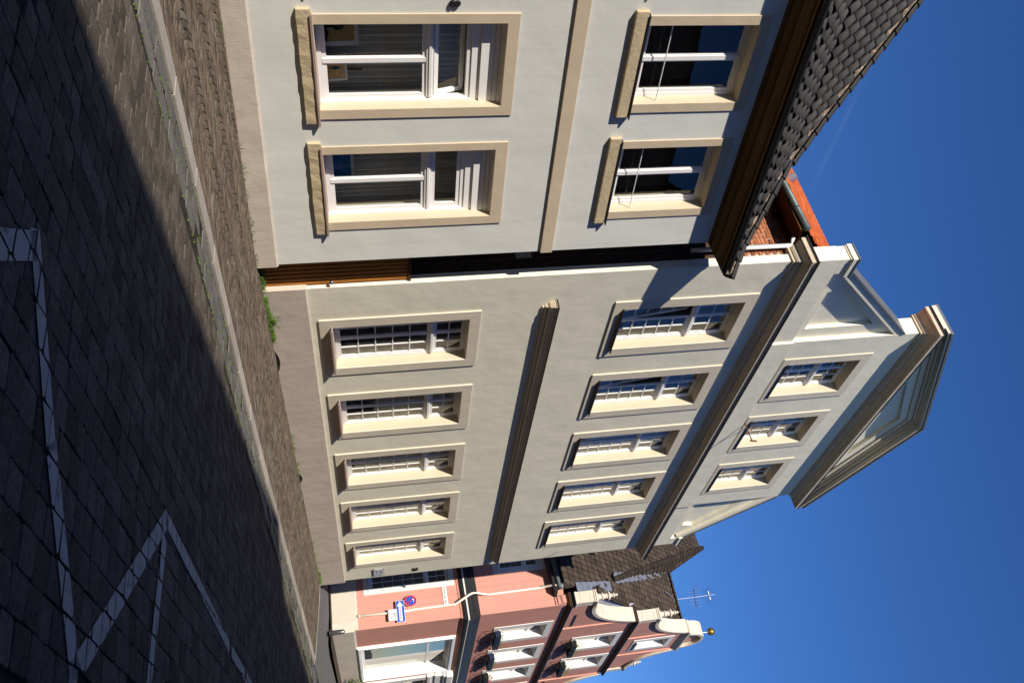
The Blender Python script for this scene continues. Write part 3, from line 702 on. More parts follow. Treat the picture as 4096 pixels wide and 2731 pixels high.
for op, so in ((A0,(-6.47,-4.83)),(A1,(-4.395,-2.79)),(A2,(-2.314,-.70))):
    a,b,c,d = op; yf = .19; mid = (a+b)/2; tz = 2.80; top = 3.37
    f = MB().ring(a-.01,b+.01,c-.01,top+.02, a+.06,b-.06,c+.07,top-.05, yf,yf+.075)
    f.box(a+.06,b-.06,yf-.012,yf+.07,tz-.05,tz+.05); f.box(a+.06,b-.06,yf-.03,yf-.011,tz-.015,tz+.025)
    win = f.build('window', 'white_paint', HA, bevel=.004)
    MB().ring(so[0],so[1],c-.01,4.0, a,b,c,d, -.022,.003).build('surround', 'surround_beige', win, bevel=.004)
    s = MB(); n = 16      # thick uneven stone sill
    prof = lambda t: [(.0,c-.215+jj(.006)),(-.055+jj(.006),c-.205+jj(.007)),(-.062+jj(.005),c-.03+jj(.004)),(.0,c-.02)]
    s.loft([[(so[0]-.085+(so[1]-so[0]+.13)*t/n, y, z) for y,z in prof(t)] for t in range(n+1)]); s.build('sill_stone', 'sill_stone', win)
    MB().prism_x([(yf,c+.01),(-.085,c-.012),(-.085,c-.038),(-.075,c-.038),(-.075,c-.02),(yf,c-.006)], so[0]-.02, so[1]+.075).build('sill', 'sill_metal', win)
    sh = MB(); sh.box(a-.01,b+.01,yf-.02,yf+.2,top+.02,top+.14)      # boards of the shutter box stepping outwards
    sh.box(a-.01,b+.01,yf-.055,yf+.2,top+.146,top+.26)
    for k in range(3): sh.add([(a-.01,yf-.055-.018*k,top+.262+.07*k),(b+.01,yf-.055-.018*k,top+.262+.07*k),(b+.01,yf-.070-.018*k,top+.327+.07*k),(a-.01,yf-.070-.018*k,top+.327+.07*k)],[(0,1,2,3)])
    sh.build('shutter_box', 'white_paint', win)
    gd = MB().box(a-.005,a+.03,yf-.03,yf+.0,c,top+.02); gd.box(b-.03,b+.005,yf-.03,yf,c,top+.02); gd.build('shutter_rail', 'white_paint', win)
    for (l0,l1) in ((a+.062,mid-.003),(mid+.003,b-.062)):
        MB().ring(l0,l1,c+.072,tz-.052, l0+.06,l1-.05,c+.135,tz-.105, yf+.012,yf+.06).build('sash', 'white_paint', win, bevel=.003)
        MB().poly([(l0+.06,yf+.035,c+.135),(l1-.05,yf+.035,c+.135),(l1-.05,yf+.036,tz-.105),(l0+.06,yf+.034,tz-.105)]).build('pane', 'glass', win, fix=False)
    MB().box(mid-.035,mid+.035,yf-.004,yf+.011,c+.075,tz-.055).build('meeting_stile', 'white_paint', win)
    ang = R(17) if op is A1 else R(0)
    fn = tiltmap(tz+.055, ang, yf+.05)
    sm = MB().ring(a+.065,b-.065,tz+.055,top-.055, a+.13,b-.13,tz+.115,top-.11, yf+.014,yf+.06); sm.v = [fn(p) for p in sm.v]; sm.build('sash', 'white_paint', win)
    pm = MB().poly([(a+.13,yf+.035,tz+.115),(b-.13,yf+.035,tz+.115),(b-.13,yf+.035,top-.11),(a+.13,yf+.035,top-.11)]); pm.v = [fn(p) for p in pm.v]; pm.build('pane', 'glass', win, fix=False)
for op, so in ((A5,(-6.43,-4.82)),(A3,(-4.353,-2.775)),(A4,(-2.255,-.675))):
    a,b,c,d = op; yf = .19; mid = (a+b)/2
    win = MB().ring(a-.01,b+.01,c-.01,d+.01, a+.06,b-.06,c+.07,d-.06, yf,yf+.075).build('window', 'white_paint', HA, bevel=.004)
    MB().ring(so[0],so[1],c-.01,7.69, a,b,c,d, -.022,.003).build('surround', 'surround_beige', win, bevel=.004)
    MB().box(so[0]-.09,so[1]+.05,-.07,.0,c-.225,c-.035).build('sill_stone', 'sill_stone', win, bevel=.012)
    MB().prism_x([(yf,c+.01),(-.085,c-.012),(-.085,c-.038),(-.075,c-.038),(-.075,c-.02),(yf,c-.006)], so[0]-.03, so[1]+.075).build('sill', 'dark_metal', win)
    for (l0,l1) in ((a+.062,mid-.003),(mid+.003,b-.062)):
        MB().ring(l0,l1,c+.072,d-.062, l0+.055,l1-.055,c+.13,d-.115, yf+.012,yf+.06).build('sash', 'white_paint', win, bevel=.003)
        MB().poly([(l0+.055,yf+.035,c+.13),(l1-.055,yf+.034,c+.13),(l1-.055,yf+.035,d-.115),(l0+.055,yf+.036,d-.115)]).build('pane', 'glass', win, fix=False)
    MB().box(mid-.035,mid+.035,yf-.004,yf+.011,c+.075,d-.065).build('meeting_stile', 'white_paint', win)
    MB().tube([(a,.07,c+.40),(b,.07,c+.40)], .008, 6).build('guard_rod', 'white_paint', win)
    MB().box(a+.1,b-.1,.5,.52,c,d).build('blind_or_dark_board', 'art_dark', win)  # black board standing in for the dark room behind the panes
# boxed eaves cornice and gutter
ea = [(0,7.84),(.03,7.85),(.05,7.87),(.05,7.89),(.09,7.90),(.14,7.925),(.17,7.96),(.17,7.975),(.20,7.98),(.26,8.0),(.32,8.04),(.34,8.06),(.34,8.075),(.40,8.08),(.40,8.15)]
loops = [[(-9.6,-p,z),(.0+p*.8,-p,z),(.0+p*.8,1.5,z),(-9.6,1.5,z)] for p,z in ea]
MB().loft(loops).build('eaves_cornice', 'brown_wood', HA)
gu = MB(); n = 8; ringp = [(-.46+.065*math.cos(math.pi+math.pi*k/n), 8.165+.065*math.sin(math.pi+math.pi*k/n)) for k in range(n+1)]
ringp += [(y,z+.006) for y,z in reversed(ringp)]; gu.prism_x(ringp, -9.6, .40); gu.build('gutter', 'dark_metal', HA)
MB().box(.33,.40,-.46,5,8.09,8.165).build('gutter', 'dark_metal', HA)
# hipped roof: flatter at the eaves, then about 53 degrees
PRO = [(0,8.14),(.4,8.42),(.7,8.70),(1.3,9.26),(1.9,10.0),(3.45,12.05),(4.6,13.6)]
S0, OFF = .40, .47
prof_len = [0]
for (a_,b_),(c_,d_) in zip(PRO,PRO[1:]): prof_len.append(prof_len[-1]+math.hypot(c_-a_,d_-b_))
def at_u(u):
    for k in range(len(PRO)-1):
        if u <= prof_len[k+1] or k == len(PRO)-2:
            t = (u-prof_len[k])/(prof_len[k+1]-prof_len[k]); a_,b_ = PRO[k]; c_,d_ = PRO[k+1]
            return a_+(c_-a_)*t, b_+(d_-b_)*t, Vector((0,c_-a_,d_-b_)).normalized()
w = MB()
for (r0,z0),(r1,z1) in zip(PRO,PRO[1:]):
    w.poly([(-9.6,r0-OFF,z0-.03),(S0-r0,r0-OFF,z0-.03),(S0-r1,r1-OFF,z1-.03),(-9.6,r1-OFF,z1-.03)])
    w.poly([(S0-r0,r0-OFF,z0-.03),(S0-r0,9,z0-.03),(S0-r1,9,z1-.03),(S0-r1,r1-OFF,z1-.03)])
    w.poly([(-9.6,9.5-r0,z0-.03),(S0-r0,9.5-r0,z0-.03),(S0-r1,9.5-r1,z1-.03),(-9.6,9.5-r1,z1-.03)])
w.poly([(-9.6,4.13,13.57),(S0-4.6,4.13,13.57),(S0-4.6,4.9,13.57),(-9.6,4.9,13.57)])
rfA = w.build('roof', 'tile_dark', HA, fix=False)
tv, tf = pantile(.262, .47, .075, .016, 8)
tmesh = []
for k in range(3):
    mb = MB(); mb.add([(x*(1+.01*k), y+.006*k, z) for x,y,z in tv], tf, .2+.3*k); tmesh.append(mb.mesh('roof_tile', 'tile_dark', True))
cand = []
u = -.03; r_ = 0
while u < prof_len[-1]-.1:
    run, z, tg = at_u(max(0,u)); runm = at_u(u+.17)[0]
    s = S0-.05-.1
    while s > -9.2:
        if s+.06 < S0-runm-.02:
            o = Vector((s+.0, run-OFF, z-.005)); cand.append((frame(o, Vector((1,0,0)), tg), MA @ o))
        s -= .255
    u += .395; r_ += 1
vis = sorted([(pix(p)[2] if inview(p,30) else 1e9, i) for i,(m_,p) in enumerate(cand)])
own = {i for d_,i in vis[:300] if d_ < 1e8}
rest = MB()
for i,(m_,p) in enumerate(cand):
    m_ = m_ @ T(0,0,jj(.004)) @ Matrix.Rotation(jj(.012),4,'Z')
    if i in own: link('roof_tile', tmesh[random.randrange(3)], rfA, m_)
    else: rest.add([m_ @ Vector(v) for v in tv], tf, random.random())
rest.build('more_roof_tiles', 'tile_dark', rfA, kind='stuff', fix=False, smooth=True)
# mortar-bedded hip tiles
hip = [Vector((S0-r, r-OFF, z)) for r,z in PRO]
hl = [0]
for a_,b_ in zip(hip,hip[1:]): hl.append(hl[-1]+(b_-a_).length)
def hip_at(t):
    for k in range(len(hip)-1):
        if t <= hl[k+1] or k == len(hip)-2:
            q = (t-hl[k])/(hl[k+1]-hl[k]); return hip[k].lerp(hip[k+1], q), (hip[k+1]-hip[k]).normalized()
mo = MB(); loops = []
nm = 110
for k in range(nm+1):
    p, tg = hip_at(hl[-1]*k/nm); side = Vector((-1,-.6,0)).normalized()
    a_ = .13+jj(.035); loops.append([p+side*a_+Vector((0,0,-.05+jj(.015))), p+side*(a_*.72)+Vector((0,0,.045+jj(.018))), p+side*.02+Vector((0,0,.08+jj(.012))), p+Vector((.05,.05,.0))])
mo.loft(loops, close=False, caps=False); mo.build('hip_mortar', 'mortar', rfA)
t = -.02
while t < hl[-1]:
    p, tg = hip_at(max(0,t)); X = Vector((1,1,0)).normalized(); N = X.cross(tg).normalized(); hm = MB(); L_ = .40; loops = []
    for q,rr in ((0,.125),(.04,.122),(L_,.095)):
        loops.append([p+tg*q+X*rr*math.cos(g_)+N*(rr*.9*math.sin(g_)+.055) for g_ in [math.pi*k/8 for k in range(9)]])
    loops = [[p+tg*.0+X*.105*math.cos(g_)+N*(.095*math.sin(g_)+.05) for g_ in [math.pi*k/8 for k in range(9)]]]+loops
    hm.loft(loops, close=False, caps=False); hm.build('hip_tile', 'tile_dark', rfA, smooth=False, fix=False); t += .345

# wooden gate in the gap
GT = empty('wooden_gate', T(0,0,0), 'tall brown slatted wooden gate closing the gap between the two pale houses', 'gate')
B1('gate_panel', 'gate_wood', GT, 11.46, 12.29, .09, .112, .05, 2.50)
for k in range(8): B1('slat', 'gate_wood', GT, 11.47+.104*k, 11.47+.104*k+.058, .062, .09, .05, 2.50, bevel=.004)
B1('top_rail', 'dark_wood', GT, 11.45, 12.30, .045, .13, 2.501, 2.55)
kn = MB(); kn.lathe([(.004,0),(.012,.004),(.012,.03),(.03,.04),(.036,.06),(.028,.085),(.004,.09)], (0,0,0), 12); kn.build('knob', 'steel', GT, T(12.16,.062,1.17) @ Matrix.Rotation(R(90),4,'X'), smooth=True)
B1('threshold', 'kerb_stone', GT, 11.46, 12.29, .03, .5, -.1, .03)

# ------------------------------------------------------------------ pink house with the scrolled gable (right)
XP = 30.78; PCX = 37.25; MP = T(0,-.1,0)
HP = empty('house', MP, 'salmon pink house with scrolled gable, white window surrounds and flower boxes', 'house')
MPLr = MP.inverted() @ MPL      # side wall frame relative to the house
def mir(x): return 2*PCX-x
P1O = [(32.68+2.79*i,34.05+2.79*i,6.06,7.84) for i in range(4)]
P2O = [(35.20+2.9*i,36.58+2.9*i,9.40,11.06) for i in range(2)]
P3O = [(36.75,37.75,12.30,13.70)]
SHO = [(32.86,36.80,.96,4.24)]; DOO = [(37.86,39.6,.05,3.4)]
XPE = mir(XP)
w = MB(); wallsheet(w, XP, XPE, -.2, 8.42, 0, P1O+SHO+DOO, .3); w.poly([(XPE,0,-.2),(XPE,10,-.2),(XPE,10,8.4),(XPE,0,8.4)])
w.build('wall', 'pink_paint', HP, fix=False)
def curve(pts, n=8):        # Catmull-Rom through points
    o = []; P = [pts[0]]+pts+[pts[-1]]
    for i in range(1,len(P)-2):
        for k in range(n):
            t = k/n; a,b,c,d = P[i-1],P[i],P[i+1],P[i+2]
            o.append(tuple(.5*((2*b[j])+(-a[j]+c[j])*t+(2*a[j]-5*b[j]+4*c[j]-d[j])*t*t+(-a[j]+3*b[j]-3*c[j]+d[j])*t**3) for j in (0,1)))
    o.append(pts[-1]); return o
C1 = curve([(31.02,9.34),(31.55,9.36),(32.1,9.52),(32.6,9.84),(33.05,10.32),(33.4,10.9),(33.60,11.42)])
C2 = curve([(34.02,12.46),(34.45,12.50),(34.95,12.68),(35.4,13.02),(35.78,13.5),(36.02,14.0),(36.10,14.3)])
def gablewall(ops, zlo, zhi, cv, x0):
    # columns between the left curve and its mirror, cut round the openings
    w = MB(); zs = sorted({zlo,zhi,*[z for x,z in cv if zlo < z < zhi],*[v for o in ops for v in o[2:] if zlo < v < zhi]})
    def left(z):
        if z <= cv[0][1]: return x0
        for (xa,za),(xb,zb_) in zip(cv,cv[1:]):
            if za <= z <= zb_: return xa+(xb-xa)*(z-za)/max(1e-6,zb_-za)
        return cv[-1][0]
    for za,zb_ in zip(zs,zs[1:]):
        zm = (za+zb_)/2; cuts = sorted([(o[0],o[1]) for o in ops if o[2] < zm < o[3]])
        xa0, xa1 = left(za+1e-5), left(zb_-1e-5); L = [(xa0,xa1)]
        for c in cuts: L += [(c[0],c[0]),(c[1],c[1])]
        L.append((mir(xa0),mir(xa1)))
        for k in range(0,len(L),2): w.poly([(L[k][0],0,za),(L[k+1][0],0,za),(L[k+1][1],0,zb_),(L[k][1],0,zb_)])
    for za,zb_ in zip(zs,zs[1:]): w.poly([(left(za+1e-5),.38,za),(mir(left(za+1e-5)),.38,za),(mir(left(zb_-1e-5)),.38,zb_),(left(zb_-1e-5),.38,zb_)])
    return w
gablewall(P2O, 8.42, 11.6, C1, 31.0).build('gable_wall', 'pink_paint', HP, fix=False)
gablewall(P3O, 11.6, 14.3, C2, 33.98).build('gable_wall', 'pink_paint', HP, fix=False)
for o in P1O+P2O+P3O+SHO+DOO: w = MB(); reveals(w, [o], -.001, .5 if o in SHO+DOO else .34); w.build('window_reveal', 'white_wall', HP, fix=False)
w = MB(); w.poly([(XP+1.2,2.8,0),(XPE-.3,2.8,0),(XPE-.3,2.8,8.2),(XP+1.2,2.8,8.2)]); w.poly([(34.6,1.1,8.6),(39.9,1.1,8.6),(39.9,1.1,11.5),(34.6,1.1,11.5)]); w.poly([(36.4,.9,12),(38.1,.9,12),(38.1,.9,13.8),(36.4,.9,13.8)])
for z in (.0,4.7,8.2): w.box(XP+1.2,XPE-.4,.52,2.8,z-.1,z)
w.build('rooms', 'room', HP, fix=False)
for cv,nm in ((C1,1),(C2,2)):
    for f in (lambda x: x, mir):
        loops = []
        for i,(x,z) in enumerate(cv):
            a_, b_ = cv[max(0,i-1)], cv[min(len(cv)-1,i+1)]; tx, tz_ = b_[0]-a_[0], b_[1]-a_[1]; l = math.hypot(tx,tz_); nx, nz = -tz_/l, tx/l
            loops.append([(f(x),-.10,z),(f(x+nx*.13),-.10,z+nz*.13),(f(x+nx*.13),.46,z+nz*.13),(f(x),.46,z)])
        MB().loft(loops).build('scroll_coping', 'stone_cream', HP)
    if nm == 1:
        fl = MB()
        for i in range(10,len(cv)-6,2):
            x,z = cv[i]; x2,z2 = cv[i+2]; fl.poly([(x-.06,.47,z+.12),(x2-.06,.47,z2+.12),(x2+.03,.62,z2+.42),(x-.02,.60,z+.30)])
        fl.build('zinc_flashing', 'zinc', HP, fix=False)
def pedestal(x0, x1, z0, z1):
    for f in (lambda a,b: (a,b), lambda a,b: (mir(b),mir(a))):
        a,b = f(x0,x1); c = (a+b)/2
        p = MB().box(a,b,-.06,.36,z0+.08,z1-.1).build('pedestal', 'stone_cream', HP, bevel=.01)
        q = MB().cornice(a,b,-.06,.36,[(.035,z0),(.035,z0+.05),(0,z0+.085)]); q.build('pedestal_base', 'stone_cream', HP)
        MB().cornice(a,b,-.06,.36,[(0,z1-.12),(.03,z1-.10),(.03,z1-.06),(.06,z1-.04),(.06,z1)]).build('pedestal_cap', 'stone_cream', HP)
        MB().ring(-.02,.32,z0+.18,z1-.2, .02,.28,z0+.22,z1-.24, 0,.012).build('panel_moulding', 'stone_cream', HP, Matrix(((0,1,0,a-.012),(1,0,0,0),(0,0,1,0),(0,0,0,1))) )
        MB().lathe([(.17,0),(.17,.05),(.11,.09),(.10,.2),(.14,.22),(.14,.26),(.09,.30),(.11,.42),(.17,.46),(.16,.50),(.07,.55),(.06,.62),(.10,.65),(.08,.69),(.03,.72),(.055,.77),(.03,.82),(.005,.83)], (c,.15,z1), 10).build('finial', 'stone_cream', HP, smooth=False)
pedestal(30.62, 31.02, 8.62, 9.42); pedestal(33.70, 34.02, 11.66, 12.56)
# plinth, belt and string cornices on both faces
MB().cornice(XP,XPE,0,.3,[(.05,-.25),(.05,.78),(.02,.83),(.0,.85)]).build('plinth', 'pink_plinth', HP)
def belt(x0, x1, M, wrap):
    def loopc(p): return MB().cornice(x0,x1,0,.02,p) if wrap else MB().loft([[(x0,-q,z),(x1+q,-q,z),(x1+q,.02,z),(x0,.02,z)] for q,z in p])
    loopc([(0,4.50),(.03,4.51),(.045,4.58),(.06,4.59)]).build('belt_moulding', 'pink_paint', HP, M)
    loopc([(.061,4.591),(.10,4.60),(.13,4.66),(.14,4.735)]).build('belt_cornice', 'dark_metal', HP, M)
    loopc([(.15,4.736),(.17,4.737),(.17,4.79),(.16,4.792)]).build('belt_band', 'white_trim', HP, M)
    loopc([(.172,4.793),(.19,4.80),(.19,4.82),(.13,4.93),(.10,4.95),(.10,4.98)]).build('belt_flashing', 'dark_metal', HP, M)
    loopc([(.095,4.981),(.095,5.06),(.04,5.14),(.0,5.2)]).build('belt_flashing', 'dark_metal', HP, M)
belt(XP, XPE, None, True)
for z0,x0,x1 in ((8.30,XP-.02,XPE+.02),(11.42,33.66,mir(33.66))):
    MB().cornice(x0,x1,0,.38,[(0,z0+.04),(.05,z0+.05),(.09,z0+.09),(.13,z0+.10),(.14,z0+.15)]).build('string_cornice', 'dark_wood', HP)  # cornice's shadow put into its dark brown colour
    MB().cornice(x0,x1,0,.38,[(.145,z0+.151),(.16,z0+.145),(.16,z0+.18),(.02,z0+.23)]).build('string_flashing', 'dark_metal', HP)
for f in (lambda a: a, mir):
    a,b = sorted((f(32.12),f(33.42))); B1('vent_slot', 'sign_black', HP, a, b, -.004, .01, 8.80, 8.93)
for f in (lambda a: a, mir):      # pilaster strips framing the upper windows
    a,b = sorted((f(33.52),f(33.64))); B1('pilaster_strip', 'pink_paint', HP, a, b, -.05, .0, 8.56, 11.41)
    a,b = sorted((f(36.02),f(36.14))); B1('pilaster_strip', 'pink_paint', HP, a, b, -.05, .0, 11.68, 14.19)
# crown: cornice, segmental arch, gilt ball
MB().cornice(36.16,mir(36.16),0,.42,[(0,14.18),(.04,14.2),(.04,14.26),(.09,14.29),(.09,14.34),(.14,14.37),(.14,14.46)]).build('crown_cornice', 'stone_cream', HP)
arc = [(PCX-.92*math.cos(math.pi*k/16), 14.47+.86*math.sin(math.pi*k/16)) for k in range(17)]
arci = [(PCX-.78*math.cos(math.pi*k/16), 14.47+.72*math.sin(math.pi*k/16)) for k in range(17)]
MB().prism_y(arci, .02, .40).build('crown_wall', 'pink_paint', HP)
w = MB(); w.loft([[(o[0],-.12,o[1]),(o[0],.48,o[1]),(i[0],.48,i[1]),(i[0],-.12,i[1])] for o,i in zip(arc,arci)]); w.build('crown_arch', 'stone_cream', HP)
w = MB().tube([(PCX,.15,15.3),(PCX,.15,15.62)], .025, 8); w.build('ball_rod', 'steel', HP)
w = MB().lathe([(.165*math.sin(math.pi*k/10)+.001, .165-.165*math.cos(math.pi*k/10)) for k in range(11)], (PCX,.15,15.60), 16); w.build('gilt_ball', 'gold', HP, smooth=True)
def plainwin(op, sur, curt):
    a,b,c,d = op; yf = .22; mid = (a+b)/2; tz = c+(d-c)*.68
    f = MB().ring(a-.01,b+.01,c-.01,d+.01, a+.06,b-.06,c+.07,d-.06, yf,yf+.07); f.box(a+.06,b-.06,yf-.01,yf+.06,tz-.04,tz+.04); f.box(mid-.05,mid+.05,yf+.005,yf+.065,c+.07,d-.06)
    win = f.build('window', 'white_paint', HP)
    MB().ring(*sur, a,b,c,d, -.025,.003).build('surround', 'white_trim', win)
    for l0,l1 in ((a+.06,mid-.05),(mid+.05,b-.06)):
        for z0,z1 in ((c+.07,tz-.04),(tz+.04,d-.06)): MB().poly([(l0,yf+.03,z0),(l1,yf+.03,z0),(l1,yf+.031,z1),(l0,yf+.029,z1)]).build('pane', 'glass', win, fix=False)
    MB().box(a-.04,b+.04,-.09,yf+.01,c-.04,c+.012).build('sill', 'white_trim', win)
    n = 14; cm = MB(); cm.loft([[(a+(b-a)*k/n, yf+.16+.025*(k%2), c+.02),(a+(b-a)*k/n, yf+.16+.03*(k%2), c+(d-c)*curt)] for k in range(n+1)], close=False, caps=False); cm.build('net_curtain', 'white_wall', win, fix=False)
for i,o in enumerate(P1O): plainwin(o, (o[0]-.28,o[1]+.26,5.82,8.07), .8 if i != 1 else .7)
for o in P2O: plainwin(o, (o[0]-.25,o[1]+.25,9.19,11.28), .75)
plainwin(P3O[0], (36.5,38.0,12.1,13.9), .3)
# shop window
a,b,c,d = SHO[0]
f = MB().ring(a-.20,b+.18,.82,d+.17, a,b,c,d, -.07,.0); f.ring(a-.15,b+.13,.87,d+.12, a-.05,b+.05,c-.05,d+.05, -.10,-.071)
shop = f.build('shop_window', 'white_paint', HP)
f = MB().ring(a-.01,b+.01,c-.01,d+.01, a+.09,b-.09,c+.10,d-.10, .28,.36); f.box(a+.09,b-.09,.275,.355,3.42,3.52); f.build('frame', 'white_paint', shop)
for z0,z1 in ((c+.1,3.42),(3.52,d-.1)): MB().poly([(a+.09,.32,z0),(b-.09,.32,z0),(b-.09,.32,z1),(a+.09,.32,z1)]).build('pane', 'shop_glass', shop, fix=False)
B1('display_shelf', 'white_wall', shop, a, b, .38, 1.0, c-.02, c+.06)
bl_ = MB()
for k in range(8): bl_.box(a+.1,b-.1,.60,.63,3.55+.07*k,3.60+.07*k)
bl_.build('blind_or_dark_board', 'sign_grey', shop)
B1('display_back', 'curtain_grey', shop, a+.6, a+2.6, 1.2, 1.25, c+.06, 3.2)
# door case beside it
dc = MB().box(37.42,37.80,-.10,.0,.0,3.45).build('door_case', 'white_trim', HP, bevel=.01)
MB().box(39.62,40.0,-.10,0,0,3.45).build('pilaster', 'white_trim', dc, bevel=.01)
MB().cornice(37.45,39.97,-.02,.0,[(.1,3.46),(.12,3.5),(.12,3.62),(.08,3.66),(.08,3.78),(.13,3.80),(.13,4.1),(.2,4.14),(.2,4.22),(.26,4.26),(.26,4.46),(.22,4.52)]).build('entablature', 'white_trim', dc)
B1('door_leaf', 'brown_wood', dc, 37.88, 39.58, .25, .30, .06, 2.5, bevel=.01); B1('fanlight', 'shop_glass', dc, 37.88, 39.58, .26, .28, 2.55, 3.38)
# side wall
sd = [(-2.72,-1.52,1.42,4.24),(-2.85,-1.76,6.10,7.66)]
w = MB(); wallsheet(w, -10, 0, -.3, 8.3, 0, sd, .3); w.build('side_wall', 'pink_paint', HP, MPLr, fix=False)
w = MB(); reveals(w, sd, -.001, .3); w.poly([(-9,1.2,-.3),(-.5,1.2,-.3),(-.5,1.2,8),(-9,1.2,8)]); w.build('side_reveals', 'room', HP, MPLr, fix=False)
georgian(HP, MPLr, sd[0], .08, 5, 2, 3.45, surround=(-2.93,-1.31,1.20,4.44), sp=.025, sill=True, sproj=.06, msur='white_trim', sill_m='white_trim')
georgian(HP, MPLr, sd[1], .08, 2, 1, 7.10, surround=(-3.05,-1.55,5.90,7.86), sp=.025, sill=True, sproj=.05, msur='white_trim', sill_m='white_trim')
MB().loft([[(-10,-q,z),(0,-q,z),(0,.02,z),(-10,.02,z)] for q,z in [(.05,-.3),(.05,.90),(.02,.945),(0,.95)]]).build('plinth', 'pink_plinth', HP, MPLr)
belt(-10, -.0, MPLr, False)
so_ = MB().box(-10,-.35,-.42,.05,7.90,8.02); so_.build('soffit', 'dark_metal', HP, MPLr)  # near-black colour stands for the deep shade under the eaves
MB().tube([(-10,-.47,8.10),(-.42,-.47,8.10)], .075, 10).build('gutter', 'zinc_dark', HP, MPLr, smooth=True)
hop = MB(); hop.lathe([(.03,0),(.07,.03),(.11,.22),(.12,.24)], (-.5,-.42,8.0), 8); hop.build('rain_hopper', 'zinc', HP, MPLr)
cb = MB()
for q,(z0,z1,p) in enumerate(((7.92,8.0,.05),(8.0,8.12,.10),(8.12,8.16,.13),(8.16,8.30,.16))): cb.prism_y([(-.32,z0),(-.01,z0),(-.01,z1),(-.32,z1)], -p, .02)
cb.build('corbel', 'pink_paint', HP, MPLr, bevel=.015)
dp = MB().tube([(-.49,-.07,.95),(-.47,-.07,2.62),(-.50,-.07,2.72),(-.60,-.07,3.0)] if False else [(-.49,-.08,.95),(-.46,-.08,2.6),(-.49,-.08,2.95),(-.50,-.08,4.35),(-.53,-.13,4.45),(-.70,-.27,4.88),(-.73,-.29,4.98),(-.74,-.10,5.25) if False else (-.735,-.26,5.15),(-.735,-.12,5.4),(-.735,-.08,5.6),(-.735,-.08,7.45),(-.76,-.12,7.6),(-.62,-.36,7.95),(-.55,-.42,8.03)], .042, 10)
dp.build('downpipe', 'pipe_cream', HP, MPLr, smooth=True)
for z in (1.0,3.35,4.3,5.75,7.2):
    x = -.49 if z < 4.4 else -.735
    MB().tube([(x,-.08,z),(x,-.08,z+.04)], .051, 10).build('pipe_clip', 'pipe_cream', HP, MPLr)
# roofs of the pink house
h_ = PH; PE = Vector((math.sin(h_),math.cos(h_),0)); PN = Vector((-math.cos(h_),math.sin(h_),0)); PC0 = Vector((30.78,-.1,0))
p50 = R(50); E0 = PC0+PN*.48+Vector((0,0,8.28)); U1 = -PN*math.cos(p50)+Vector((0,0,math.sin(p50)))
H0 = Vector((32.67,1.23,10.62)); H1 = Vector((38.71,4.30,16.9))
def on1(p): q = p-E0; return E0+PE*q.dot(PE)+U1*q.dot(U1)
H0, H1 = on1(H0), on1(H1); V2 = Vector((37.3,2.85,14.42))
PMI = MP.inverted()
e3 = Vector((H0.x-V2.x,0,H0.z-14.55)); U3 = -e3.normalized()
RDG = lambda y: Vector((37.3,y,14.55))
def face(pts): return MB().poly([PMI @ p for p in pts])
rf1 = face([E0+PE*.35, H0+Vector((0,0,-.02)), H1, H1+PE*4, E0+PE*10]).build('roof', 'tile_brown', HP, fix=False)
rf2 = face([H0, H1, V2]).build('roof', 'tile_brown', HP, fix=False)
rf3 = face([RDG(.35), RDG(2.85), H0, Vector((31.3,.6,H0.z-(H0.x-31.3)*.85)), Vector((31.3,.35,H0.z-(H0.x-31.3)*.85))]).build('roof', 'tile_brown', HP, fix=False)
back = face([RDG(.35), RDG(9), Vector((43.6,9,9.2)), Vector((43.6,.35,9.2))]).build('roof', 'tile_brown', HP, fix=False)
tv, tf = pantile(.25, .38, .038, .014)
bmesh_ = [MB().add([(x,y+.01*k,z) for x,y,z in tv], tf, .25+.25*k).mesh('roof_tile','tile_brown',True) for k in range(3)]
def inside(p, poly):
    c = False; n = len(poly)
    for i in range(n):
        (x1,y1),(x2,y2) = poly[i],poly[i-1]
        if (y1 > p[1]) != (y2 > p[1]) and p[0] < (x2-x1)*(p[1]-y1)/(y2-y1)+x1: c = not c
    return c
def tilefield(parent, o, ax_, up_, pts, dx, dy, limit, u0=0):
    pol = [((p-o).dot(ax_), (p-o).dot(up_)) for p in pts]; us = [p[0] for p in pol]; vs_ = [p[1] for p in pol]; cand = []; v = min(vs_)-.02
    while v < max(vs_):
        u = min(us)
        while u < max(us):
            if inside((u+dx*.1,v+.2), pol) and inside((u-dx*.1,v+.12), pol): cand.append(o+ax_*u+up_*v)
            u += dx
        v += dy
    order = sorted([(pix(p)[2] if inview(p,20) else 1e9, i) for i,p in enumerate(cand)]); own = {i for d_,i in order[:limit] if d_ < 1e8}; rest = MB()
    for i,p in enumerate(cand):
        m_ = PMI @ frame(p, ax_, up_) @ T(0,0,jj(.006)) @ Matrix.Rotation(jj(.02),4,'Z')
        if i in own: link('roof_tile', bmesh_[random.randrange(3)], parent, m_)
        elif inview(p, 400): rest.add([m_ @ Vector(q) for q in tv], tf, random.random())
    if rest.v: rest.build('more_roof_tiles', 'tile_brown', parent, kind='stuff', fix=False, smooth=True)
tilefield(rf1, E0, -PE, U1, [E0+PE*.35, H0, H1, H1+PE*3, E0+PE*7], .25, .33, 300)
ax2 = (H0-V2); n2 = (H1-H0).cross(V2-H0).normalized(); n2 = n2 if n2.z > 0 else -n2
up2 = (Vector((0,0,1))-n2*n2.z).normalized(); axx2 = up2.cross(n2)
tilefield(rf2, H0, axx2, up2, [H0,H1,V2], .25, .33, 200)
tilefield(rf3, RDG(0), Vector((0,-1,0)), U3, [RDG(.45), RDG(2.8), H0, Vector((31.5,.6,H0.z-(H0.x-31.5)*.85)), Vector((31.5,.45,H0.z-(H0.x-31.5)*.85))], .25, .33, 300)
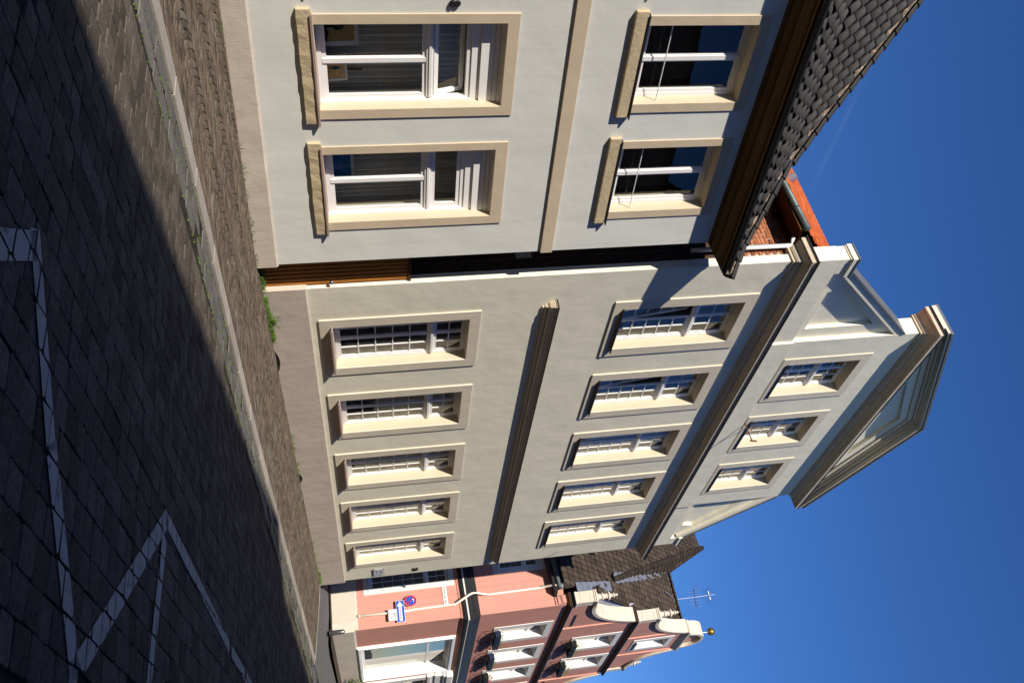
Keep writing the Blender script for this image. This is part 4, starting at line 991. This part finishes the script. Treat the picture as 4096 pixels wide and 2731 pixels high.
def caps(parent, a, b, rr, step, m='tile_brown', lift=.05):
    d = (b-a); L = d.length; d = d.normalized(); X = d.cross(Vector((0,0,1))).normalized(); N = X.cross(d); t = 0
    while t < L-.1:
        lp = [[PMI @ (a+d*(t+q)+X*r*math.cos(g_)+N*(r*.8*math.sin(g_)+lift)) for g_ in [math.pi*k/8 for k in range(9)]] for q,r in ((0,rr*.85),(0,rr),(.05,rr),(step+.05,rr*.8))]
        MB().loft(lp, close=False, caps=False).build('ridge_tile', m, parent, fix=False); t += step
caps(rf1, H0, H1, .13, .36); caps(rf3, RDG(.45), RDG(2.8), .12, .36); caps(rf2, V2, H1, .11, .36)
hm = MB(); loops = []
for k in range(80):
    p = H0.lerp(H1, k/79); loops.append([PMI @ (p+PE*(.12+jj(.03))+Vector((0,0,.02))), PMI @ (p+PE*.08+Vector((0,0,.10+jj(.02)))), PMI @ (p+Vector((0,0,.06)))])
hm.loft(loops, close=False, caps=False).build('hip_mortar', 'mortar', rf1, fix=False)
zv = MB(); n3 = Vector((0,-1,0)).cross(U3); vd = (V2-H0).normalized(); sv = vd.cross(n3).normalized(); lp = []
for k in range(26):
    t = k/25; p = H0.lerp(V2, t)+n3*.10; lp.append([PMI @ (p+sv*(.16+.05*(k%2))), PMI @ (p-n3*.02), PMI @ (p-sv*(.20+.03*(k%2))+n3*.05)])
zv.loft(lp, close=False, caps=False).build('valley_gutter', 'zinc', rf3, fix=False)
zf = MB(); a_ = E0+PE*.55+U1*.5
for k in range(6):
    q = E0+PE*(.62+.12*k)+U1*(.55+.36*k)+(-PN*0); nn1 = (-PE).cross(U1); q = q+nn1*.10
    zf.poly([PMI @ (q-PE*.3), PMI @ (q+PE*.12), PMI @ (q+PE*(.22)+U1*.40), PMI @ (q-PE*.2+U1*.40)])
zf.build('zinc_flashing', 'zinc', HP, fix=False)

# ------------------------------------------------------------------ things on and around the houses
def plate(x0,x1,z0,z1, y0,y1, r=.03, n=5):
    pts = []
    for cx,cz,a0 in ((x1-r,z0+r,-90),(x1-r,z1-r,0),(x0+r,z1-r,90),(x0+r,z0+r,180)):
        for k in range(n+1): a = R(a0+90*k/n); pts.append((cx+r*math.cos(a), cz+r*math.sin(a)))
    return MB().prism_y(pts, y0, y1)
def disc(cx,cz,r,y0,y1,n=36): return MB().prism_y([(cx+r*math.cos(2*math.pi*k/n), cz+r*math.sin(2*math.pi*k/n)) for k in range(n)], y0, y1)
def brackets(t, pts):
    for x,z in pts: B1('bracket', 'steel', t, x-.02, x+.02, -.115, .0, z-.02, z+.02)
# no-stopping disc
t = empty('traffic_sign', MPL @ T(-.82,0,2.81), 'round blue and red no-parking sign with a small white arrow', 'traffic sign')
disc(0,0,.222,-.125,-.120).build('sign_plate', 'sign_white', t); disc(0,0,.215,-.128,-.1255).build('red_ring', 'sign_red', t); disc(0,0,.160,-.131,-.1285).build('blue_field', 'sign_blue', t)
MB().prism_y([(-.125,.098),(-.098,.125),(.125,-.098),(.098,-.125)], -.134,-.1315).build('red_bar', 'sign_red', t)
MB().prism_y([(-.01,.105),(-.01,.085),(-.045,.085) if False else (-.03,.085),(-.03,.06),(-.085,.098),(-.03,.136),(-.03,.11),(.06,.11),(.06,.085),(-.01,.085)][4:] if False else [(-.085,.10),(-.035,.135),(-.035,.11),(.06,.11),(.06,.09),(-.035,.09),(-.035,.065)], -.1365,-.1345).build('white_arrow', 'sign_white', t)
brackets(t, ((0,.1),(0,-.1)))
# one-way sign
t = empty('traffic_sign', MPL @ T(-.44,0,2.43), 'blue one-way sign with a white arrow reading Einbahnstraße', 'traffic sign')
plate(-.415,.415,-.142,.142,-.16,-.155).build('sign_plate', 'sign_white', t); plate(-.405,.405,-.132,.132,-.163,-.1605).build('blue_field', 'sign_blue', t)
MB().prism_y([(-.385,0),(-.20,.115),(-.20,.055),(.37,.055),(.37,-.055),(-.20,-.055),(-.20,-.115)], -.166,-.1635).build('white_arrow', 'sign_white', t)
textmesh('Einbahnstraße', .088, 'sign_black', t, T(.085,-.1675,-.003) @ FACE)
brackets(t, ((-.2,0),(.2,0)))
# bicycle plate
t = empty('traffic_sign', MPL @ T(-.315,0,2.155), 'white plate with a bicycle and two opposed arrows', 'traffic sign')
plate(-.225,.225,-.158,.158,-.185,-.18).build('sign_plate', 'sign_white', t)
o = MB().ring(-.215,.215,-.148,.148, -.207,.207,-.140,.140, -.188,-.1855); o.build('border', 'sign_black', t)
bk = MB()
for cx in (-.075,.075):
    n = 20; bk.loft([[(cx+(.05+q)*math.cos(2*math.pi*k/n), y, .035+(.05+q)*math.sin(2*math.pi*k/n)) for q,y in ((-.004,-.188),(.004,-.188),(.004,-.1855),(-.004,-.1855))] for k in range(n+1)], caps=False)
def bar(mb,a,b,wd): 
    d = Vector((b[0]-a[0],b[1]-a[1])).normalized(); n = (-d.y*wd,d.x*wd); mb.prism_y([(a[0]+n[0],a[1]+n[1]),(b[0]+n[0],b[1]+n[1]),(b[0]-n[0],b[1]-n[1]),(a[0]-n[0],a[1]-n[1])],-.188,-.1855)
for a_,b_ in (((-.075,.035),(-.035,.105)),((-.035,.105),(.05,.105)),((.05,.105),(.075,.035)),((-.075,.035),(0,.035)),((0,.035),(.05,.105)),((0,.035),(-.045,.115)),((.05,.105),(.045,.125)),((.045,.125),(.075,.125)),((-.06,.117),(-.03,.117))): bar(bk,a_,b_,.0035)
bk.build('bicycle', 'sign_black', t)
ar = MB()
for z,sg in ((-.055,1),(-.105,-1)):
    bar(ar,(-.10,z),(.10,z),.004); ar.prism_y([(sg*.125,z),(sg*.085,z+.016),(sg*.085,z-.016)],-.188,-.1855)
ar.build('arrows', 'sign_black', t); brackets(t, ((0,.05),))
# street name
t = empty('street_sign', MPL @ T(-.935,0,4.05), 'narrow white street name sign reading Zuhornstraße', 'street sign')
plate(-.36,.36,-.078,.078,-.03,-.02,.008,2).build('sign_plate', 'sign_white', t); textmesh('Zuhornstraße', .125, 'sign_black', t, T(0,-.0315,-.004) @ FACE)
# plaque and numbers
t = empty('name_plaque', T(25.81,0,1.75), 'small pale grey metal plaque beside the last ground-floor window', 'plaque')
plate(-.245,.245,-.16,.16,-.045,-.035,.01,2).build('plate', 'sign_grey', t)
for (x,z) in ((-.22,.135),(.22,.135),(-.22,-.135),(.22,-.135)): disc(x,z,.012,-.06,-.0,8).build('screw', 'steel', t)
tx = MB()
for k in range(9): tx.box(-.10+.022*k,-.10+.022*k+.015,-.047,-.0455,.03,.055+.01*(k%3))
for k in range(14): tx.box(-.15+.02*k,-.15+.02*k+.013,-.047,-.0455,-.095,-.07)
tx.build('faint_lettering', 'zinc_dark', t, fix=False); MB().prism_y([(-.02,-.03),(.05,.02),(.06,.0)],-.047,-.0455).build('emblem', 'tile_red', t)
def number(txt, M, label, size, m='sign_black', ext=.012):
    t = empty('house_number', M, label, 'house number'); textmesh(txt, size, m, t, FACE, 'digits', ext); return t
number('28', T(25.96,-.02,2.83), 'black house number 28 on the cream wall', .22)
t = empty('house_number', MA @ T(-4.54,-.02,3.09), 'black rounded house number 8 at the left edge of the white wall', 'house number')
for zc,ro in ((-.026,.044),(.040,.034)):
    n = 24; mb = MB(); mb.loft([[(ro*.62*math.cos(2*math.pi*k/n)+.022*math.cos(g_)*math.cos(2*math.pi*k/n), .024*math.sin(g_), zc+(ro*.62+.022*math.cos(g_))*math.sin(2*math.pi*k/n)) for g_ in [2*math.pi*q/10 for q in range(10)]] for k in range(n+1)], caps=False); mb.build('digit_loop', 'sign_black', t, smooth=True)
# steel hoop bollard in front of the pink house
t = empty('bollard', T(29.72,-.42,.04), 'short round-topped steel bollard at the corner of the pink house', 'bollard')
MB().lathe([(.08,0),(.08,.40),(.075,.44),(.055,.475),(.025,.492),(.002,.495)], (0,0,0), 14).build('post', 'steel', t, smooth=True)
MB().lathe([(.12,0),(.12,.012),(.08,.014)], (0,0,0), 14).build('base_plate', 'steel', t)
# aerial on the pink house's roof
t = empty('antenna', T(37.3,1.62,14.5), 'thin television aerial on the ridge of the brown tiled roof', 'antenna')
MB().tube([(-.9,.12,-.55),(-.75,.08,-.42),(-.2,.02,-.05),(0,0,.1),(0,.0,1.0),(.02,.02,1.95)], .018, 6).build('mast', 'alu', t)
MB().tube([(0,-.02,1.05),(0,-.02,1.95)] if False else [(.0,-.42,.95),(.0,.40,1.05)], .012, 6).build('boom', 'dark_metal', t)
el = MB()
for k in range(7):
    el.tube([(-.5,-.40+.13*k,.97+.015*k),(.5,-.40+.13*k,.97+.015*k)], .005, 4)
    el.tube([(0,-.40+.13*k,.70+.015*k),(0,-.40+.13*k,1.24+.015*k)], .004, 4)
el.build('elements', 'alu', t, fix=False)
e2 = MB()
for k in range(7): e2.tube([(-.3,-.30+.1*k,1.62),(.3,-.30+.1*k,1.62)] , .004, 4); e2.tube([(0,-.30+.1*k,1.42),(0,-.30+.1*k,1.92)], .003, 4)
e2.build('grid_reflector', 'dark_metal', t, fix=False)
dpx = MB(); dpx.box(-.025,.025,-.20,-.05,1.65,1.70); dpx.box(-.025,.025,.05,.20,1.65,1.70); dpx.build('dipole_box', 'white_paint', t, bevel=.02)
# flower boxes under the pink house's windows
def flowerbox(x, z, w, label, blue, pinkfl, wild):
    t = empty('flower_box', T(x,-.1,z), label, 'flower box', 'flower boxes on the pink house')
    m = 'box_blue' if blue else 'black_iron'
    for k in (0,1):
        b = MB(); x0 = -w/2+k*w/2+.01; x1 = x0+w/2-.03
        b.loft([[(x0+i,-.31+i,zz),(x1-i,-.31+i,zz),(x1-i,-.09-i*.3,zz),(x0+i,-.09-i*.3,zz)] for zz,i in ((0,.03),(.17,0),(.19,-.008),(.20,-.008))]); b.build('box', m, t)
    br = MB()
    for xx in (-w/2+.12, w/2-.12):
        br.tube([(xx,0,.05),(xx,-.33,.0),(xx,-.33,.10)], .011, 6); br.tube([(xx,-.01,-.42),(xx,-.01,.08)], .010, 6)
        sp_ = [(xx, -.17-(.13-.0085*k)*math.cos(k*.55), -.16+(.13-.0085*k)*math.sin(k*.55)) for k in range(15)]; br.tube(sp_, .010, 5)
        br.tube([(xx,-.32,.0),(xx,-.26,-.12),(xx,-.10,-.33),(xx,-.01,-.42)], .010, 5)
    for zz in (.06,): br.tube([(-w/2,-.33,zz),(w/2,-.33,zz)], .009, 5)
    for k in range(3):
        x0 = -w/2+.25+k*(w-.5)/2; br.tube([(x0-.1+.2*q/10,-.335,-.02+.08*math.sin(q/10*math.pi)) for q in range(11)], .007, 5)
    br.build('iron_bracket', 'black_iron', t, fix=False)
    lf = MB()
    for k in range(150 if not wild else 260):
        px_, py_ = random.uniform(-w/2,w/2), random.uniform(-.30,-.09); hh = random.uniform(.0,.14)+(random.random()**3*.32 if wild else 0); a = random.uniform(0,6.28); s_ = random.uniform(.02,.05)
        lf.poly([(px_,py_,.19+hh),(px_+s_*math.cos(a),py_+s_*math.sin(a),.19+hh+jj(.03)),(px_+s_*1.6*math.cos(a+.5),py_+s_*1.6*math.sin(a+.5),.19+hh+jj(.03))])
    lf.build('plants', 'foliage', t, fix=False, kind='stuff')
    if pinkfl:
        fm = MB()
        for k in range(26): fm.lathe([(.004,0),(.022,.012),(.03,.03),(.012,.045)], (random.uniform(-w/2,w/2), random.uniform(-.32,-.1), .22+random.uniform(0,.14)), 6)
        fm.build('blossoms', 'flower_pink', t, fix=False, kind='stuff')
flowerbox(33.37,5.86,1.62,'blue planter box under the first-floor window nearest the side wall',True,False,False)
flowerbox(36.16,5.86,1.62,'blue planter box under the second first-floor window of the pink house',True,False,False)
flowerbox(38.95,5.86,1.62,'dark planter box with pink blossoms on the pink front',False,True,False)
flowerbox(35.89,9.16,1.55,'black planter box below the left gable window',False,False,True)
flowerbox(38.79,9.16,1.55,'black planter box with trailing plants below the right gable window',False,False,True)
# potted shrub by the shop window
t = empty('potted_plant', T(36.35,-.55,.05), 'leafy yellow-green potted shrub below the shop window', 'plant')
MB().lathe([(.14,0),(.19,.28),(.20,.30),(.17,.30),(.15,.26)], (0,0,0), 14).build('pot', 'brick_red', t)
lf = MB()
for k in range(420):
    a, rr, hh = random.uniform(0,6.28), random.random()**.5*.36, random.random(); px_, py_, pz_ = rr*math.cos(a)*(1-.4*hh), rr*math.sin(a)*(1-.4*hh), .28+.62*hh
    b, s_ = random.uniform(0,6.28), random.uniform(.03,.07); lf.poly([(px_,py_,pz_),(px_+s_*math.cos(b),py_+s_*math.sin(b),pz_+jj(.04)),(px_+s_*2*math.cos(b+.25),py_+s_*2*math.sin(b+.25),pz_+jj(.05)),(px_+s_*math.cos(b+.6),py_+s_*math.sin(b+.6),pz_+jj(.04))])
lf.build('leaves', 'foliage', t, fix=False, kind='stuff')
st_ = MB()
for k in range(7): st_.tube([(0,0,.25),(jj(.1),jj(.1),.5),(jj(.25),jj(.25),.8)], .006, 5)
st_.build('stems', 'dark_wood', t, fix=False)
# curtains and pictures inside the white house
def curtain(x0,x1,z0,z1,y,label,seed):
    random.seed(seed); n = 260; lo = []
    ph = 0
    for k in range(n+1):
        x = x0+(x1-x0)*k/n; ph += .56+jj(.2); yy = y+.04*math.sin(ph)
        lo.append([(x,yy,z0),(x+.02*math.sin(ph*.3),yy*1.0+.01*math.sin(ph*.7),(z0+z1)/2),(x,y+.035*math.sin(ph),z1)])
    tag(MB().loft(lo, close=False, caps=False).build('curtain', 'curtain_grey', None, MA, smooth=True, fix=False), label, 'curtain', 'curtains in the white house')
curtain(-4.6,-2.5,1.1,3.8,.62,'grey pleated curtain behind the ground-floor window with two pictures',3)
curtain(-2.45,-.3,1.1,3.8,.62,'grey pleated curtain behind the ground-floor window with the blue picture',4)
random.seed(5)
def picture(x, z, w, h, lean, rot, label, kind):
    t = empty('picture', MA @ T(x,.38,z) @ Matrix.Rotation(rot,4,'Z') @ Matrix.Rotation(lean,4,'X'), label, 'picture')
    b = min(w,h)*.11
    MB().ring(-w/2,w/2,0,h, -w/2+b,w/2-b,b,h-b, -.012,.012).build('frame', 'white_wall', t)
    B1('canvas', {'ochre':'art_ochre','sun':'art_sunset','blue':'art_blue'}[kind], t, -w/2+b, w/2-b, 0, .006, b, h-b)
    if kind == 'ochre':
        MB().prism_y([(-.04,b),(.04,b),(.03,h*.36),(.07,h*.42),(.06,h*.58),(.015,h*.66),(.0,h*.85),(-.015,h*.66),(-.06,h*.6),(-.07,h*.42),(-.03,h*.36)], -.004, -.001).build('dark_shape', 'art_dark', t)
        MB().prism_y([(-w/2+b,b),(w/2-b,b),(w/2-b,b+.03),(.1,b+.07),(0,b+.03),(-.12,b+.06),(-w/2+b,b+.03)], -.0045, -.0015).build('dark_ground', 'art_dark', t)
    if kind == 'sun':
        MB().prism_y([(-.01,h*.25),(.01,h*.25),(.012,h*.42),(.026,h*.48),(.02,h*.6),(.0,h*.74),(-.02,h*.6),(-.026,h*.48),(-.012,h*.42)], -.004, -.001).build('dark_shape', 'art_teal', t)
    return t
picture(-4.02,1.30,.54,.54,R(-12),R(-24),'larger ochre picture with a dark tower shape, white frame, in the left window','ochre')
picture(-3.36,1.31,.38,.34,R(-8),R(-8),'small sunset-coloured picture in a white frame on an easel','sun')
picture(-1.66,1.29,.54,.38,R(-12),R(-22),'blue picture in a white frame behind the second ground-floor window','blue')
t = empty('easel', MA @ T(-3.30,.43,1.28), 'small wooden table easel behind the sunset picture', 'easel')
MB().tube([(0,.05,.0),(0,.02,.58)], .014, 6).build('mast', 'dark_wood', t); B1('ledge', 'dark_wood', t, -.2,.2,-.04,.03,0,.02); B1('clamp', 'gate_wood', t, -.02,.02,-.01,.04,.32,.37)
w = MB().lathe([(.045*math.sin(math.pi*k/8)+.001, .045-.045*math.cos(math.pi*k/8)) for k in range(9)], (13.64,.13,7.35), 12)
tag(w.build('bauble', 'bauble', smooth=True), 'tiny red ball hanging in the tilted upper window', 'ornament')

# ------------------------------------------------------------------ parked car, only its bonnet edge reaches into the frame
t = empty('parked_car', T(8.06,-8.90,-.02) @ Matrix.Rotation(R(8),4,'Z'), 'pale blue-white car bonnet at the lower right edge', 'car')
prof = [(-2.0,.32),(-2.02,.62),(-1.9,.82),(-1.0,.95),(-.45,1.38),(.9,1.42),(1.55,.98),(1.95,.9),(2.0,.55),(1.96,.3)]
cb = MB(); cb.loft([[(x,y,z if z < .6 or abs(y) < .7 else z-.05*(abs(y)-.7)/.15) for x,z in prof] for y in (-.84,-.78,-.4,0,.4,.78,.84)]); cb.build('body', 'car_paint', t, smooth=False, bevel=.05)
for sx in (-1.3,1.28):
    for sy in (-.80,.80):
        wh = MB().lathe([(.20,-.09),(.30,-.09),(.32,-.05),(.32,.05),(.30,.09),(.20,.09)], (0,0,0), 20).build('wheel', 'tyre', t, T(sx,sy,.32) @ Matrix.Rotation(R(90),4,'X'))
        MB().lathe([(.02,-.07),(.19,-.08),(.20,.0),(.19,.08),(.02,.07)], (0,0,0), 16).build('rim', 'alu', wh)
for s_ in (-1,1): MB().prism_y([(-.85,.98),(-.42,1.32),(.85,1.36),(1.3,1.0)], s_*.79, s_*.845).build('side_window', 'sign_black', t)
MB().add([(-1.0,-.66,.965),(-1.0,.66,.965),(-.47,.6,1.375),(-.47,-.6,1.375)],[(0,1,2,3)]).build('windscreen', 'sign_black', t, T(-.012,0,.012), fix=False)
for s_ in (-.6,.6): MB().lathe([(.09,0),(.09,.03),(.02,.04)], (0,0,0), 12).build('headlight', 'white_paint', t, T(-2.0,s_,.68) @ Matrix.Rotation(R(-90),4,'Y'))

# ------------------------------------------------------------------ houses across the street, behind the viewer: they shade the road
def plainhouse(M, L, Dp, H, RH, label, m):
    t = empty('house', M, label, 'house')
    ops = [(1.2+2.4*i, 2.3+2.4*i, z, z+1.7) for i in range(int((L-2)/2.4)+1) for z in (1.1,4.3,7.4) if 2.3+2.4*i < L-.3 and z+1.7 < H-.4]
    w = MB(); wallsheet(w,0,L,-.3,H,0,ops,.2); w.poly([(0,0,-.3),(0,-Dp,-.3),(0,-Dp,H),(0,0,H)]); w.poly([(L,0,-.3),(L,-Dp,-.3),(L,-Dp,H),(L,0,H)]); w.poly([(0,-Dp,-.3),(L,-Dp,-.3),(L,-Dp,H),(0,-Dp,H)])
    for x in (0,L): w.poly([(x,0,H),(x,-Dp,H),(x,-Dp/2,H+RH)])
    w.build('wall', m, t, fix=False)
    w = MB(); w.poly([(-.2,.35,H-.05),(L+.2,.35,H-.05),(L+.2,-Dp/2,H+RH),(-.2,-Dp/2,H+RH)]); w.poly([(-.2,-Dp-.35,H-.05),(L+.2,-Dp-.35,H-.05),(L+.2,-Dp/2,H+RH),(-.2,-Dp/2,H+RH)]); w.build('roof', 'tile_brown', t, fix=False)
    for a,b,c,d in ops:
        f = MB().ring(a,b,c,d, a+.08,b-.08,c+.08,d-.08, -.12,-.06); f.box((a+b)/2-.04,(a+b)/2+.04,-.12,-.07,c+.08,d-.08); wn = f.build('window', 'white_paint', t)
        MB().poly([(a,-.1,c),(b,-.1,c),(b,-.1,d),(a,-.1,d)]).build('pane', 'sign_black', wn, fix=False)
plainhouse(T(1.8,1.0,0) @ Matrix.Rotation(math.pi,4,'Z'), 30, 9, 10.5, 3, 'unseen brown house added left of the white house to cut sky light', 'brick_old')  # out of view, added to lower the ambient light on the road
plainhouse(T(-40,8,0) @ Matrix.Rotation(R(-90),4,'Z'), 24, 9, 9, 3, 'unseen brown house added at the street end to block low sky light', 'brick_old')  # out of view, added to block the bright low sky
plainhouse(T(-34,-14.9,0) @ Matrix.Rotation(R(10.1),4,'Z'), 25.1, 9, 12.0, 1.5, 'plain brick house across the street, behind the viewer to the left', 'brick_old')
plainhouse(T(21.6,-11.4,0), 40, 9, 12.5, 3, 'long brown house across the street, far behind the viewer to the right', 'brick_old')
plainhouse(T(-8.9,-11.5,0), 30, 9, 12.0, 1.5, 'plain brown house across the street, right behind the viewer', 'brick_old')

t = empty('flag_bracket', T(18.52,-.03,10.98), 'thin rusty iron flag holder beside the middle attic window', 'bracket')
MB().tube([(0,0,0),(.02,-.30,.02),(.05,-.52,.05)], .014, 6).build('arm', 'dark_wood', t); MB().tube([(0,-.01,.35),(.02,-.30,.03)], .010, 6).build('stay', 'dark_wood', t); MB().tube([(.05,-.50,.0),(.05,-.53,.16)], .022, 8).build('socket', 'dark_wood', t)
t = empty('wire_hook', T(26.02,-.001,6.95), 'small wire hook on the wall left of the pink house', 'hook')
MB().tube([(-.25,0,.35),(-.27,-.05,.35),(.05,-.05,.05),(.10,-.05,.02)], .008, 6).build('wire', 'alu', t)
